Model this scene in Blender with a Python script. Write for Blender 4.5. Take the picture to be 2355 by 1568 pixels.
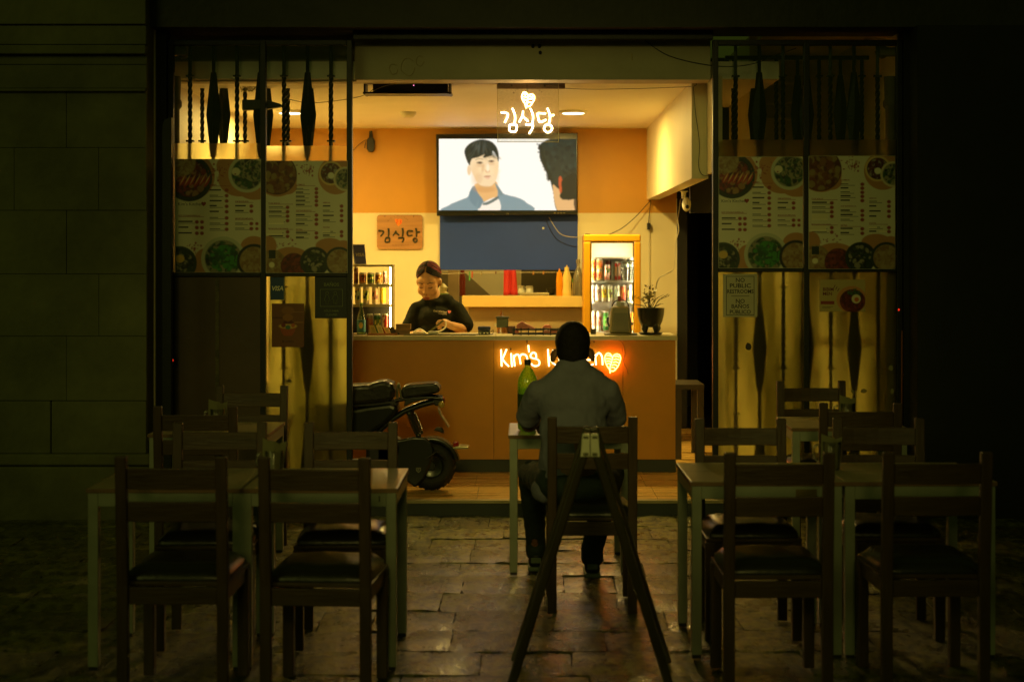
import bpy, bmesh, math, random
import numpy as np
from mathutils import Vector, Matrix, Euler

random.seed(7)
np.random.seed(7)
for o in list(bpy.data.objects):
    bpy.data.objects.remove(o)
scene = bpy.context.scene
COL = scene.collection
R = math.radians

# ------------------------------------------------------------------ camera
F = 3700.0          # focal length in reference units (picture 2354 wide)
VX, VY = 1200.0, 595.0   # vanishing point of the street-to-shop direction
CH = 1.68           # eye height
cam_d = bpy.data.cameras.new('camera')
cam = bpy.data.objects.new('camera', cam_d)
COL.objects.link(cam)
cam.location = (0, 0, CH)
cam.rotation_euler = (R(90), 0, 0)
cam_d.sensor_width = 36
cam_d.lens = 36 * F / 2354
cam_d.shift_x = -(VX - 1177) / 2354
cam_d.shift_y = -(784 - VY) / 2354
cam_d.clip_end = 200
cam_d.dof.use_dof = True
cam_d.dof.focus_distance = 10.6
cam_d.dof.aperture_fstop = 2.8
scene.camera = cam

# ------------------------------------------------------------------ world (city night sky)
w = bpy.data.worlds.new('World')
scene.world = w
w.use_nodes = True
bg = w.node_tree.nodes['Background']
bg.inputs[0].default_value = (0.50, 0.70, 0.06, 1)
bg.inputs[1].default_value = 0.028

# one faint directional light: the glow of the street lamps behind the viewer
sd = bpy.data.lights.new('street_glow', 'SUN')
sd.energy = 0.12
sd.angle = R(25)
sd.color = (0.95, 1.0, 0.20)
so = bpy.data.objects.new('street_glow', sd)
so.rotation_euler = (R(71), R(0), R(-34))
COL.objects.link(so)

# added spot behind the viewer, no lamp known there: brightens the shop opening
ld = bpy.data.lights.new('added_front_spot', 'SPOT')
ld.energy = 1500
ld.spot_size = R(18)
ld.spot_blend = 1.0
ld.shadow_soft_size = 1.4
ld.color = (1.0, 0.84, 0.18)
lo = bpy.data.objects.new('added_front_spot', ld)
lo.location = (-.25, -4.5, 5.6)
lo.rotation_euler = (Vector((.05, 12.0, .60)) - lo.location).to_track_quat('-Z', 'Y').to_euler()
COL.objects.link(lo)
scene.render.engine = 'CYCLES'
scene.view_settings.view_transform = 'Standard'
scene.view_settings.look = 'None'
scene.view_settings.gamma = 1
scene.view_settings.exposure = 0
scene.cycles.use_denoising = True
scene.cycles.max_bounces = 8
scene.cycles.transparent_max_bounces = 24
scene.cycles.caustics_reflective = False
scene.cycles.caustics_refractive = True
scene.cycles.sample_clamp_indirect = 4.0
scene.cycles.blur_glossy = 0.5

WARM = (1.0, 0.70, 0.17)


# ------------------------------------------------------------------ helpers
def P(px, py, d):
    return Vector(((px - VX) * d / F, d, CH - (py - VY) * d / F))


def sx(px, d):
    return (px - VX) * d / F


def sz(py, d):
    return CH - (py - VY) * d / F


def lin(c):
    """sRGB 0-255 to linear"""
    out = []
    for x in c:
        x = x / 255.0
        out.append(x / 12.92 if x <= 0.04045 else ((x + 0.055) / 1.055) ** 2.4)
    return tuple(out)


MATS = {}


def mat(name, col=(.5, .5, .5), rough=.5, metal=0., var=.12, scale=6., stretch=(1, 1, 1), bump=0., bscale=60.,
        emit=None, es=0., attr=False, spec=.5, coat=0., world=False, wear=0.):
    if name in MATS:
        return MATS[name]
    m = bpy.data.materials.new(name)
    m.use_nodes = True
    nt = m.node_tree
    n, l = nt.nodes, nt.links
    b = n['Principled BSDF']
    b.inputs['Roughness'].default_value = rough
    b.inputs['Metallic'].default_value = metal
    b.inputs['Specular IOR Level'].default_value = spec
    b.inputs['Coat Weight'].default_value = coat
    if world:
        tc = n.new('ShaderNodeNewGeometry'); out = tc.outputs['Position']
    else:
        tc = n.new('ShaderNodeTexCoord'); out = tc.outputs['Object']
    mp = n.new('ShaderNodeMapping')
    mp.inputs['Scale'].default_value = stretch
    l.new(out, mp.inputs['Vector'])
    nz = n.new('ShaderNodeTexNoise')
    nz.inputs['Scale'].default_value = scale
    nz.inputs['Detail'].default_value = 5
    nz.inputs['Roughness'].default_value = .6
    l.new(mp.outputs[0], nz.inputs['Vector'])
    if attr:
        at = n.new('ShaderNodeVertexColor'); at.layer_name = 'Col'
        src = at.outputs['Color']
    else:
        rgb = n.new('ShaderNodeRGB'); rgb.outputs[0].default_value = (*col, 1)
        src = rgb.outputs[0]
    mr = n.new('ShaderNodeMapRange')
    mr.inputs['From Min'].default_value = .25
    mr.inputs['From Max'].default_value = .75
    mr.inputs['To Min'].default_value = 1 - var
    mr.inputs['To Max'].default_value = 1 + var
    l.new(nz.outputs['Fac'], mr.inputs['Value'])
    mx = n.new('ShaderNodeVectorMath'); mx.operation = 'SCALE'
    l.new(src, mx.inputs[0]); l.new(mr.outputs[0], mx.inputs['Scale'])
    l.new(mx.outputs[0], b.inputs['Base Color'])
    if wear > 0:
        r2 = n.new('ShaderNodeMapRange')
        r2.inputs['To Min'].default_value = max(.02, rough - wear)
        r2.inputs['To Max'].default_value = min(1, rough + wear)
        l.new(nz.outputs['Fac'], r2.inputs['Value'])
        l.new(r2.outputs[0], b.inputs['Roughness'])
    if bump > 0:
        n2 = n.new('ShaderNodeTexNoise')
        n2.inputs['Scale'].default_value = bscale
        n2.inputs['Detail'].default_value = 6
        l.new(mp.outputs[0], n2.inputs['Vector'])
        bp = n.new('ShaderNodeBump')
        bp.inputs['Strength'].default_value = bump
        bp.inputs['Distance'].default_value = .02
        l.new(n2.outputs['Fac'], bp.inputs['Height'])
        l.new(bp.outputs[0], b.inputs['Normal'])
    if emit:
        if emit == 'attr':
            l.new(src, b.inputs['Emission Color'])
        else:
            b.inputs['Emission Color'].default_value = (*emit, 1)
        b.inputs['Emission Strength'].default_value = es
    MATS[name] = m
    return m


def glass_mat(name, tint=(1, 1, 1), refl=.08, rough=.02, haze=0., hc=(.8, .75, .6)):
    if name in MATS:
        return MATS[name]
    m = bpy.data.materials.new(name); m.use_nodes = True
    nt = m.node_tree; n, l = nt.nodes, nt.links
    n.clear()
    out = n.new('ShaderNodeOutputMaterial')
    tr = n.new('ShaderNodeBsdfTransparent'); tr.inputs[0].default_value = (*tint, 1)
    gl = n.new('ShaderNodeBsdfGlossy'); gl.inputs['Roughness'].default_value = rough
    fr = n.new('ShaderNodeFresnel'); fr.inputs[0].default_value = 1.45
    mt = n.new('ShaderNodeMath'); mt.operation = 'ADD'; mt.inputs[1].default_value = refl * .4
    l.new(fr.outputs[0], mt.inputs[0])
    mx = n.new('ShaderNodeMixShader')
    l.new(mt.outputs[0], mx.inputs[0]); l.new(tr.outputs[0], mx.inputs[1]); l.new(gl.outputs[0], mx.inputs[2])
    last = mx
    if haze > 0:
        df = n.new('ShaderNodeBsdfDiffuse'); df.inputs[0].default_value = (*hc, 1)
        ts = n.new('ShaderNodeBsdfTranslucent'); ts.inputs[0].default_value = (*hc, 1)
        ad = n.new('ShaderNodeMixShader'); l.new(df.outputs[0], ad.inputs[1]); l.new(ts.outputs[0], ad.inputs[2])
        nz = n.new('ShaderNodeTexNoise'); nz.inputs['Scale'].default_value = 30; nz.inputs['Detail'].default_value = 8
        mr = n.new('ShaderNodeMapRange'); mr.inputs['From Min'].default_value = .35; mr.inputs['From Max'].default_value = .8
        mr.inputs['To Min'].default_value = haze * .4; mr.inputs['To Max'].default_value = haze * 2
        l.new(nz.outputs[0], mr.inputs[0])
        m2 = n.new('ShaderNodeMixShader')
        l.new(mr.outputs[0], m2.inputs[0]); l.new(mx.outputs[0], m2.inputs[1]); l.new(ad.outputs[0], m2.inputs[2])
        last = m2
    l.new(last.outputs[0], out.inputs[0])
    MATS[name] = m
    return m


def frost_mat(name, tint, rough=.35, ior=1.25, trans=.45):
    if name in MATS:
        return MATS[name]
    m = bpy.data.materials.new(name); m.use_nodes = True
    nt = m.node_tree; n, l = nt.nodes, nt.links
    n.clear()
    out = n.new('ShaderNodeOutputMaterial')
    rf = n.new('ShaderNodeBsdfRefraction'); rf.inputs['Color'].default_value = (*tint, 1)
    rf.inputs['Roughness'].default_value = rough; rf.inputs['IOR'].default_value = ior
    ts = n.new('ShaderNodeBsdfTranslucent')
    nz = n.new('ShaderNodeTexNoise'); nz.inputs['Scale'].default_value = 3.5; nz.inputs['Detail'].default_value = 8
    cr = n.new('ShaderNodeMix'); cr.data_type = 'RGBA'
    cr.inputs['A'].default_value = (tint[0] * .75, tint[1] * .75, tint[2] * .7, 1)
    cr.inputs['B'].default_value = (*tint, 1)
    l.new(nz.outputs[0], cr.inputs['Factor']); l.new(cr.outputs['Result'], ts.inputs[0])
    df = n.new('ShaderNodeBsdfDiffuse'); df.inputs[0].default_value = (.35, .34, .28, 1)
    a = n.new('ShaderNodeMixShader'); a.inputs[0].default_value = trans
    l.new(rf.outputs[0], a.inputs[1]); l.new(ts.outputs[0], a.inputs[2])
    gl = n.new('ShaderNodeBsdfGlossy'); gl.inputs['Roughness'].default_value = .08
    b = n.new('ShaderNodeMixShader'); b.inputs[0].default_value = .06
    l.new(a.outputs[0], b.inputs[1]); l.new(df.outputs[0], b.inputs[2])
    c = n.new('ShaderNodeMixShader'); c.inputs[0].default_value = .03
    l.new(b.outputs[0], c.inputs[1]); l.new(gl.outputs[0], c.inputs[2])
    l.new(c.outputs[0], out.inputs[0])
    MATS[name] = m
    return m


def emit_mat(name, col, strength):
    if name in MATS:
        return MATS[name]
    m = bpy.data.materials.new(name); m.use_nodes = True
    nt = m.node_tree; n, l = nt.nodes, nt.links
    n.clear()
    out = n.new('ShaderNodeOutputMaterial'); e = n.new('ShaderNodeEmission')
    e.inputs[0].default_value = (*col, 1); e.inputs[1].default_value = strength
    l.new(e.outputs[0], out.inputs[0])
    MATS[name] = m
    return m


class MB:
    def __init__(s):
        s.v, s.f, s.c = [], [], []

    def add(s, vs, fs, col=None):
        o = len(s.v)
        s.v += [tuple(v) for v in vs]
        s.f += [tuple(i + o for i in f) for f in fs]
        s.c += [col] * len(fs)
        return s

    def box(s, x0, x1, y0, y1, z0, z1, col=None, M=None):
        vs = [Vector((x, y, z)) for z in (z0, z1) for y in (y0, y1) for x in (x0, x1)]
        if M:
            vs = [M @ v for v in vs]
        return s.add(vs, [(0, 2, 3, 1), (4, 5, 7, 6), (0, 1, 5, 4), (2, 6, 7, 3), (0, 4, 6, 2), (1, 3, 7, 5)], col)

    def bar(s, a, b, wx, wy, col=None, up=Vector((0, 1, 0))):
        """rectangular bar from a to b"""
        a, b = Vector(a), Vector(b)
        t = (b - a).normalized()
        u = t.cross(up)
        u = u.normalized() if u.length > 1e-4 else Vector((1, 0, 0))
        w_ = u.cross(t).normalized()
        vs = [p + u * (i * wx / 2) + w_ * (j * wy / 2) for p in (a, b) for i, j in ((-1, -1), (1, -1), (1, 1), (-1, 1))]
        return s.add(vs, [(3, 2, 1, 0), (4, 5, 6, 7), (0, 1, 5, 4), (1, 2, 6, 5), (2, 3, 7, 6), (3, 0, 4, 7)], col)

    def tube(s, pts, r, n=8, col=None, closed=False):
        pts = [Vector(p) for p in pts]
        k = len(pts)
        rr = r if isinstance(r, (list, tuple)) else [r] * k
        rings = []
        prev = None
        for i, p in enumerate(pts):
            if closed:
                t = pts[(i + 1) % k] - pts[i - 1]
            else:
                t = pts[min(i + 1, k - 1)] - pts[max(i - 1, 0)]
            t = t.normalized() if t.length > 1e-9 else Vector((0, 0, 1))
            if prev is None:
                u = t.orthogonal().normalized()
            else:
                u = prev - t * prev.dot(t)
                u = u.normalized() if u.length > 1e-6 else t.orthogonal().normalized()
            prev = u
            w_ = t.cross(u)
            rings.append([p + (u * math.cos(a) + w_ * math.sin(a)) * rr[i] for a in [2 * math.pi * j / n for j in range(n)]])
        vs = [v for g in rings for v in g]
        fs = []
        m = k if closed else k - 1
        for i in range(m):
            i2 = (i + 1) % k
            for j in range(n):
                fs.append((i * n + j, i * n + (j + 1) % n, i2 * n + (j + 1) % n, i2 * n + j))
        if not closed:
            fs.append(tuple(range(n - 1, -1, -1)))
            fs.append(tuple((k - 1) * n + j for j in range(n)))
        return s.add(vs, fs, col)

    def lathe(s, prof, o=(0, 0, 0), n=20, cols=None, M=None):
        """prof list of (r,z), axis z at o"""
        o = Vector(o)
        vs = []
        for r, z in prof:
            for j in range(n):
                a = 2 * math.pi * j / n
                v = Vector((r * math.cos(a), r * math.sin(a), z))
                vs.append((M @ v if M else v) + o)
        for i in range(len(prof) - 1):
            fs = []
            for j in range(n):
                fs.append((i * n + j, i * n + (j + 1) % n, (i + 1) * n + (j + 1) % n, (i + 1) * n + j))
            if i == 0:
                base = len(s.v)
                s.v += [tuple(v) for v in vs]
            s.f += [tuple(q + base for q in f) for f in fs]
            s.c += [cols[i] if cols else None] * len(fs)
        s.f.append(tuple(base + j for j in range(n - 1, -1, -1))); s.c.append(cols[0] if cols else None)
        s.f.append(tuple(base + (len(prof) - 1) * n + j for j in range(n))); s.c.append(cols[-1] if cols else None)
        return s

    def prism(s, pts, d0, d1, col=None, ref=None):
        """outline given in picture units at depth ref (default d0), extruded from depth d0 to d1"""
        ref = ref or d0
        q = [P(x, y, ref) for x, y in pts]
        n = len(q)
        a = 0
        for i in range(n):
            a += q[i].x * q[(i + 1) % n].z - q[(i + 1) % n].x * q[i].z
        if a < 0:
            q.reverse()
        vs = [(p.x, d0, p.z) for p in q] + [(p.x, d1, p.z) for p in q]
        fs = [tuple(range(n)), tuple(range(2 * n - 1, n - 1, -1))]
        for i in range(n):
            j = (i + 1) % n
            fs.append((i, i + n, j + n, j))
        return s.add(vs, fs, col)

    def ball(s, c, r, n=12, m=8, col=None, M=None):
        c = Vector(c)
        r = r if isinstance(r, (tuple, list)) else (r, r, r)
        vs = [Vector((0, 0, -r[2]))]
        for i in range(1, m):
            t = math.pi * i / m - math.pi / 2
            for j in range(n):
                a = 2 * math.pi * j / n
                vs.append(Vector((r[0] * math.cos(t) * math.cos(a), r[1] * math.cos(t) * math.sin(a), r[2] * math.sin(t))))
        vs.append(Vector((0, 0, r[2])))
        fs = []
        for j in range(n):
            fs.append((0, 1 + (j + 1) % n, 1 + j))
        for i in range(m - 2):
            for j in range(n):
                a, b = 1 + i * n + j, 1 + i * n + (j + 1) % n
                fs.append((a, b, b + n, a + n))
        top = len(vs) - 1
        o = 1 + (m - 2) * n
        for j in range(n):
            fs.append((o + j, o + (j + 1) % n, top))
        return s.add([(M @ v if M else v) + c for v in vs], fs, col)

    def text(s, txt, o, h, col=None, bold=0., shear=0., align='CENTER', rot=0., width=None, depth=0., M=None):
        """flat lettering standing in the XZ plane, facing the street; o = centre baseline"""
        cu = bpy.data.curves.new('tmp_text', 'FONT')
        cu.body = txt; cu.size = h * 1.4; cu.align_x = align; cu.offset = bold * h; cu.shear = shear
        cu.resolution_u = 2; cu.extrude = depth
        ob = bpy.data.objects.new('tmp_text', cu)
        COL.objects.link(ob)
        dg = bpy.context.evaluated_depsgraph_get()
        dg.update()
        me = bpy.data.meshes.new_from_object(ob.evaluated_get(dg))
        vs = [Vector(v.co) for v in me.vertices]
        if width and vs:
            w0 = max(v.x for v in vs) - min(v.x for v in vs)
            k = width / max(w0, 1e-6)
            for v in vs:
                v.x *= k
        cr, sr = math.cos(rot), math.sin(rot)
        o = Vector(o)
        out = []
        for v in vs:
            q = Vector((v.x * cr - v.y * sr, -v.z, v.x * sr + v.y * cr))
            out.append((M @ q if M else q) + o)
        s.add(out, [tuple(p.vertices) for p in me.polygons], col)
        bpy.data.objects.remove(ob); bpy.data.curves.remove(cu); bpy.data.meshes.remove(me)
        return s

    def build(s, name, material, parent=None, smooth=False, bevel=0., seg=2, loc=None):
        me = bpy.data.meshes.new(name)
        me.from_pydata(s.v, [], s.f)
        if any(c is not None for c in s.c):
            ca = me.color_attributes.new('Col', 'FLOAT_COLOR', 'CORNER')
            buf = np.ones((len(me.loops), 4), dtype=np.float32)
            i = 0
            for p, c in zip(s.f, s.c):
                k = len(p)
                if c is not None:
                    buf[i:i + k, :3] = c
                i += k
            ca.data.foreach_set('color', buf.ravel())
        me.update()
        if smooth:
            me.shade_smooth()
            me.set_sharp_from_angle(angle=R(smooth if smooth > 1 else 40))
        ob = bpy.data.objects.new(name, me)
        me.materials.append(material)
        COL.objects.link(ob)
        if parent:
            ob.parent = parent
        if loc is not None:
            ob.location = loc
        if bevel > 0:
            bm = ob.modifiers.new('bevel', 'BEVEL')
            bm.width = bevel; bm.segments = seg; bm.limit_method = 'ANGLE'; bm.angle_limit = R(35)
        return ob


def tag(o, label, cat, group=None):
    o['label'] = label; o['category'] = cat
    if group:
        o['group'] = group
    return o


def struct(o, label=None, cat=None, kind='structure'):
    o['kind'] = kind
    if label:
        o['label'] = label
    if cat:
        o['category'] = cat
    return o


def empty(name, loc, label=None, cat=None, group=None, rz=0):
    o = bpy.data.objects.new(name, None)
    o.empty_display_size = .1
    COL.objects.link(o)
    o.location = loc
    o.rotation_euler = (0, 0, rz)
    if label:
        tag(o, label, cat, group)
    return o


def wparent(ch, root):
    """parent a part built in world coordinates"""
    ch.parent = root
    ch.matrix_parent_inverse = Matrix.LocRotScale(root.location, root.rotation_euler, root.scale).inverted()
    return ch


def wbuild(mb, name, material, root, **k):
    return wparent(mb.build(name, material, None, **k), root)


def copy_tree(o, parent=None):
    c = o.copy()
    COL.objects.link(c)
    if parent:
        c.parent = parent
    for ch in list(o.children):
        copy_tree(ch, c)
    return c


def smooth_path(pts, k=6, closed=False):
    """Catmull-Rom through points"""
    pts = [Vector(p) for p in pts]
    n = len(pts)
    out = []
    m = n if closed else n - 1
    for i in range(m):
        p0 = pts[(i - 1) % n] if closed or i > 0 else pts[0]
        p1 = pts[i]; p2 = pts[(i + 1) % n]
        p3 = pts[(i + 2) % n] if closed or i + 2 < n else pts[-1]
        for j in range(k):
            t = j / k
            out.append(.5 * ((2 * p1) + (p2 - p0) * t + (2 * p0 - 5 * p1 + 4 * p2 - p3) * t * t + (3 * p1 - p0 - 3 * p2 + p3) * t ** 3))
    if not closed:
        out.append(pts[-1])
    return out


# flat prints are drawn as small numpy pictures and carried by a fine sheet of coloured faces
class Pic:
    def __init__(s, w_, h_, bgc, asp):
        s.a = np.zeros((h_, w_, 3), np.float32); s.a[:] = lin(bgc)
        s.w, s.h = w_, h_
        s.X, s.Y = np.meshgrid((np.arange(w_) + .5) / w_, (np.arange(h_) + .5) / h_)
        s.asp = asp

    def put(s, m, c, alpha=1.):
        c = np.array(lin(c), np.float32) if not isinstance(c, np.ndarray) else c
        m = (np.clip(m, 0, 1) * alpha)[..., None]
        s.a = s.a * (1 - m) + c * m

    def em(s, cx, cy, rx, ry, rot=0, soft=.0):
        dx, dy = (s.X - cx), (s.Y - cy) / s.asp
        ry = ry / s.asp
        c, q = math.cos(rot), math.sin(rot)
        u, v = dx * c + dy * q, -dx * q + dy * c
        dd = np.sqrt((u / rx) ** 2 + (v / ry) ** 2)
        e = max(soft, 1.2 / s.w / min(rx, ry))
        return np.clip((1 - dd) / e + .5, 0, 1)

    def ell(s, cx, cy, rx, ry, c, rot=0, soft=0., alpha=1.):
        s.put(s.em(cx, cy, rx, ry, rot, soft), c, alpha)

    def pm(s, pts):
        inside = np.zeros_like(s.X, bool)
        n = len(pts)
        for i in range(n):
            x0, y0 = pts[i]; x1, y1 = pts[(i + 1) % n]
            if y0 == y1:
                continue
            cond = ((s.Y < y0) != (s.Y < y1)) & (s.X < (x1 - x0) * (s.Y - y0) / (y1 - y0) + x0)
            inside ^= cond
        return inside.astype(np.float32)

    def poly(s, pts, c, alpha=1.):
        s.put(s.pm(pts), c, alpha)

    def rect(s, x0, y0, x1, y1, c, alpha=1.):
        s.put(((s.X >= x0) & (s.X < x1) & (s.Y >= y0) & (s.Y < y1)).astype(np.float32), c, alpha)

    def speck(s, m, cols, n, r, seed=1):
        rng = random.Random(seed)
        ys, xs = np.where(m > .5)
        if len(xs) == 0:
            return
        for _ in range(n):
            i = rng.randrange(len(xs))
            k = s.em(s.X[0, xs[i]], s.Y[ys[i], 0], r * rng.uniform(.5, 1.3), r * s.asp * rng.uniform(.4, 1.1), rng.uniform(0, 3))
            s.put(k * m, rng.choice(cols), .85)

    def sheet(s, x0, x1, z0, z1, y, mb=None, M=None):
        """faces for the picture; x0..x1 left to right, z1 top"""
        mb = mb or MB()
        o = len(mb.v)
        W, H = s.w, s.h
        for j in range(H + 1):
            z = z1 + (z0 - z1) * j / H
            for i in range(W + 1):
                v = Vector((x0 + (x1 - x0) * i / W, y, z))
                mb.v.append(tuple(M @ v) if M else tuple(v))
        for j in range(H):
            for i in range(W):
                a = o + j * (W + 1) + i
                mb.f.append((a, a + W + 1, a + W + 2, a + 1))
                mb.c.append(tuple(s.a[j, i]))
        return mb


def blob(name, parts, material, parent=None, voxel=.008, it=6, disp=None):
    """one continuous surface grown from overlapping tapered limbs and volumes"""
    mb = MB()
    for p in parts:
        if p[0] == 'c':
            a, b, r0, r1 = Vector(p[1]), Vector(p[2]), p[3], p[4]
            t = (b - a)
            L = t.length
            t.normalize()
            q = Vector((0, 0, 1)).rotation_difference(t).to_matrix()
            prof = []
            for k in range(6):
                an = -math.pi / 2 + math.pi / 2 * k / 5
                prof.append((max(.0005, r0 * math.cos(an)), r0 * math.sin(an)))
            for k in range(6):
                an = math.pi / 2 * k / 5
                prof.append((max(.0005, r1 * math.cos(an)), L + r1 * math.sin(an)))
            mb.lathe(prof, a, 16, None, q)
        else:
            c, r = p[1], p[2]
            M = Euler([R(x) for x in (p[3] if len(p) > 3 else (0, 0, 0))]).to_matrix()
            mb.ball(c, r, 20, 14, None, M)
    ob = mb.build(name, material, None)
    rm = ob.modifiers.new('r', 'REMESH'); rm.mode = 'VOXEL'; rm.voxel_size = voxel
    sm = ob.modifiers.new('s', 'SMOOTH'); sm.iterations = it; sm.factor = .5
    if disp:
        for k, (size, strength) in enumerate(disp):
            tx = bpy.data.textures.new(name + '_folds%d' % k, 'CLOUDS'); tx.noise_scale = size
            dm = ob.modifiers.new('d', 'DISPLACE'); dm.texture = tx; dm.strength = strength; dm.texture_coords = 'GLOBAL'
    dg = bpy.context.evaluated_depsgraph_get(); dg.update()
    me = bpy.data.meshes.new_from_object(ob.evaluated_get(dg))
    ob.modifiers.clear()
    ob.data = me
    me.shade_smooth()
    if parent:
        wparent(ob, parent)
    return ob


# ------------------------------------------------------------------ materials
m_wall = mat('cream_paint', (.78, .70, .47), .55, var=.05, scale=2.5, bump=.05, bscale=25, world=True)
m_ceil = mat('ceiling_paint', (.90, .86, .74), .6, var=.04, scale=1.5, bump=.04, bscale=20, world=True)
m_orange = mat('orange_wall_paint', (.60, .30, .035), .5, var=.06, scale=2, bump=.05, bscale=30, world=True)
m_panel = mat('orange_counter_laminate', (.56, .24, .010), .36, var=.16, scale=1.6, bump=.02, bscale=15, world=True)
m_soffit = mat('grey_bulkhead_paint', (.44, .38, .26), .6, var=.12, scale=3, bump=.08, bscale=18, world=True)
m_black = mat('black_metal', (.012, .013, .010), .42, .3, var=.3, scale=12, bump=.1, bscale=90)
m_iron = mat('wrought_iron', (.010, .011, .009), .38, .6, var=.3, scale=20, bump=.25, bscale=70)
m_blackplastic = mat('black_plastic', (.012, .012, .012), .45, var=.2)
m_steel = mat('table_steel_paint', (.36, .38, .30), .35, .2, var=.1, scale=10, wear=.1)
m_wood = mat('pine_wood', (.062, .034, .012), .45, var=.32, scale=5, stretch=(7, 7, .7), bump=.12, bscale=14, wear=.12)
m_woodx = mat('pine_wood_rail', (.062, .034, .012), .45, var=.32, scale=5, stretch=(.7, 7, 7), bump=.12, bscale=14, wear=.12)
m_top = mat('table_laminate', (.40, .33, .19), .30, var=.14, scale=4, stretch=(.8, 6, 3), wear=.1)
m_topedge = mat('table_edge', (.22, .12, .05), .5, var=.2)
m_leather = mat('black_leatherette', (.020, .018, .014), .30, var=.2, scale=8, bump=.12, bscale=30, wear=.08)
m_tile = mat('floor_tile', (.58, .36, .09), .28, var=.10, scale=3, stretch=(.4, 4, 1), wear=.08, world=True)
m_grout = mat('tile_grout', (.05, .042, .03), .8)
m_plinth = mat('dark_plinth', (.010, .018, .013), .5, var=.2)
m_white = mat('white_paint', (.72, .70, .60), .45, var=.05)
m_blue = mat('blue_panel_paint', (.008, .045, .36), .55, var=.08, scale=3, world=True)
m_print = mat('printed_sheet', attr=True, rough=.35, var=.03)
m_can = mat('can_print', attr=True, rough=.28, metal=.25, var=.05, scale=30)
m_plain = mat('painted_parts', attr=True, rough=.45, var=.06, scale=15)
m_gloss = mat('glossy_parts', attr=True, rough=.2, var=.04, scale=15)
m_skin_f = mat('skin_light', (.56, .31, .15), .45, var=.06, scale=20, bump=.03, bscale=120)
m_skin_m = mat('skin_brown', (.22, .10, .05), .5, var=.08, scale=20, bump=.03, bscale=120)
m_hair = mat('black_hair', (.012, .009, .007), .6, spec=.25, var=.4, scale=40, stretch=(1, 1, 4), bump=.5, bscale=90)
m_pink = mat('magenta_hair', (.30, .010, .045), .45, var=.5, scale=30, stretch=(3, 1, 6), bump=.6, bscale=60)
m_tee = mat('black_tee', (.016, .018, .011), .9, spec=.1, var=.2, scale=10, bump=.15, bscale=30)
m_greytee = mat('grey_tee', (.18, .18, .25), .9, spec=.1, var=.10, scale=10, bump=.2, bscale=45)
m_jeans = mat('dark_jeans', (.018, .030, .026), .85, var=.25, scale=25, bump=.2, bscale=70)
m_glass = glass_mat('clear_glass')
m_frost = frost_mat('frosted_film', (.96, .92, .60), .55, 1.3, .06)
def added_backing_mat():
    m = bpy.data.materials.new('added_backing'); m.use_nodes = True
    n, l = m.node_tree.nodes, m.node_tree.links
    n.clear()
    out = n.new('ShaderNodeOutputMaterial')
    ts = n.new('ShaderNodeBsdfTranslucent'); df = n.new('ShaderNodeBsdfDiffuse'); df.inputs[0].default_value = (.5, .42, .14, 1)
    tc = n.new('ShaderNodeNewGeometry'); mp = n.new('ShaderNodeMapping'); mp.inputs['Scale'].default_value = (5, 1, .5)
    l.new(tc.outputs['Position'], mp.inputs[0])
    nz = n.new('ShaderNodeTexNoise'); nz.inputs['Scale'].default_value = 1.5; nz.inputs['Detail'].default_value = 3
    l.new(mp.outputs[0], nz.inputs[0])
    cr = n.new('ShaderNodeMix'); cr.data_type = 'RGBA'; cr.inputs['A'].default_value = (.10, .095, .008, 1); cr.inputs['B'].default_value = (.74, .72, .26, 1)
    nr = n.new('ShaderNodeMapRange'); nr.inputs['From Min'].default_value = .34; nr.inputs['From Max'].default_value = .68
    l.new(nz.outputs[0], nr.inputs[0]); l.new(nr.outputs[0], cr.inputs['Factor']); l.new(cr.outputs['Result'], ts.inputs[0])
    mx = n.new('ShaderNodeMixShader'); mx.inputs[0].default_value = .25
    l.new(ts.outputs[0], mx.inputs[1]); l.new(df.outputs[0], mx.inputs[2]); l.new(mx.outputs[0], out.inputs[0])
    return m


m_rear = added_backing_mat()
m_cableb = mat('black_cable', (.015, .015, .012), .5)
m_cablew = mat('white_cable', (.6, .55, .42), .5)

# ================================================================== SETTING
# ---- street pavement: flagstones, each a slab of its own
m_mortar = mat('mortar', (.030, .027, .018), .9, var=.4, scale=8, bump=.4, bscale=30, world=True)


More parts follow.
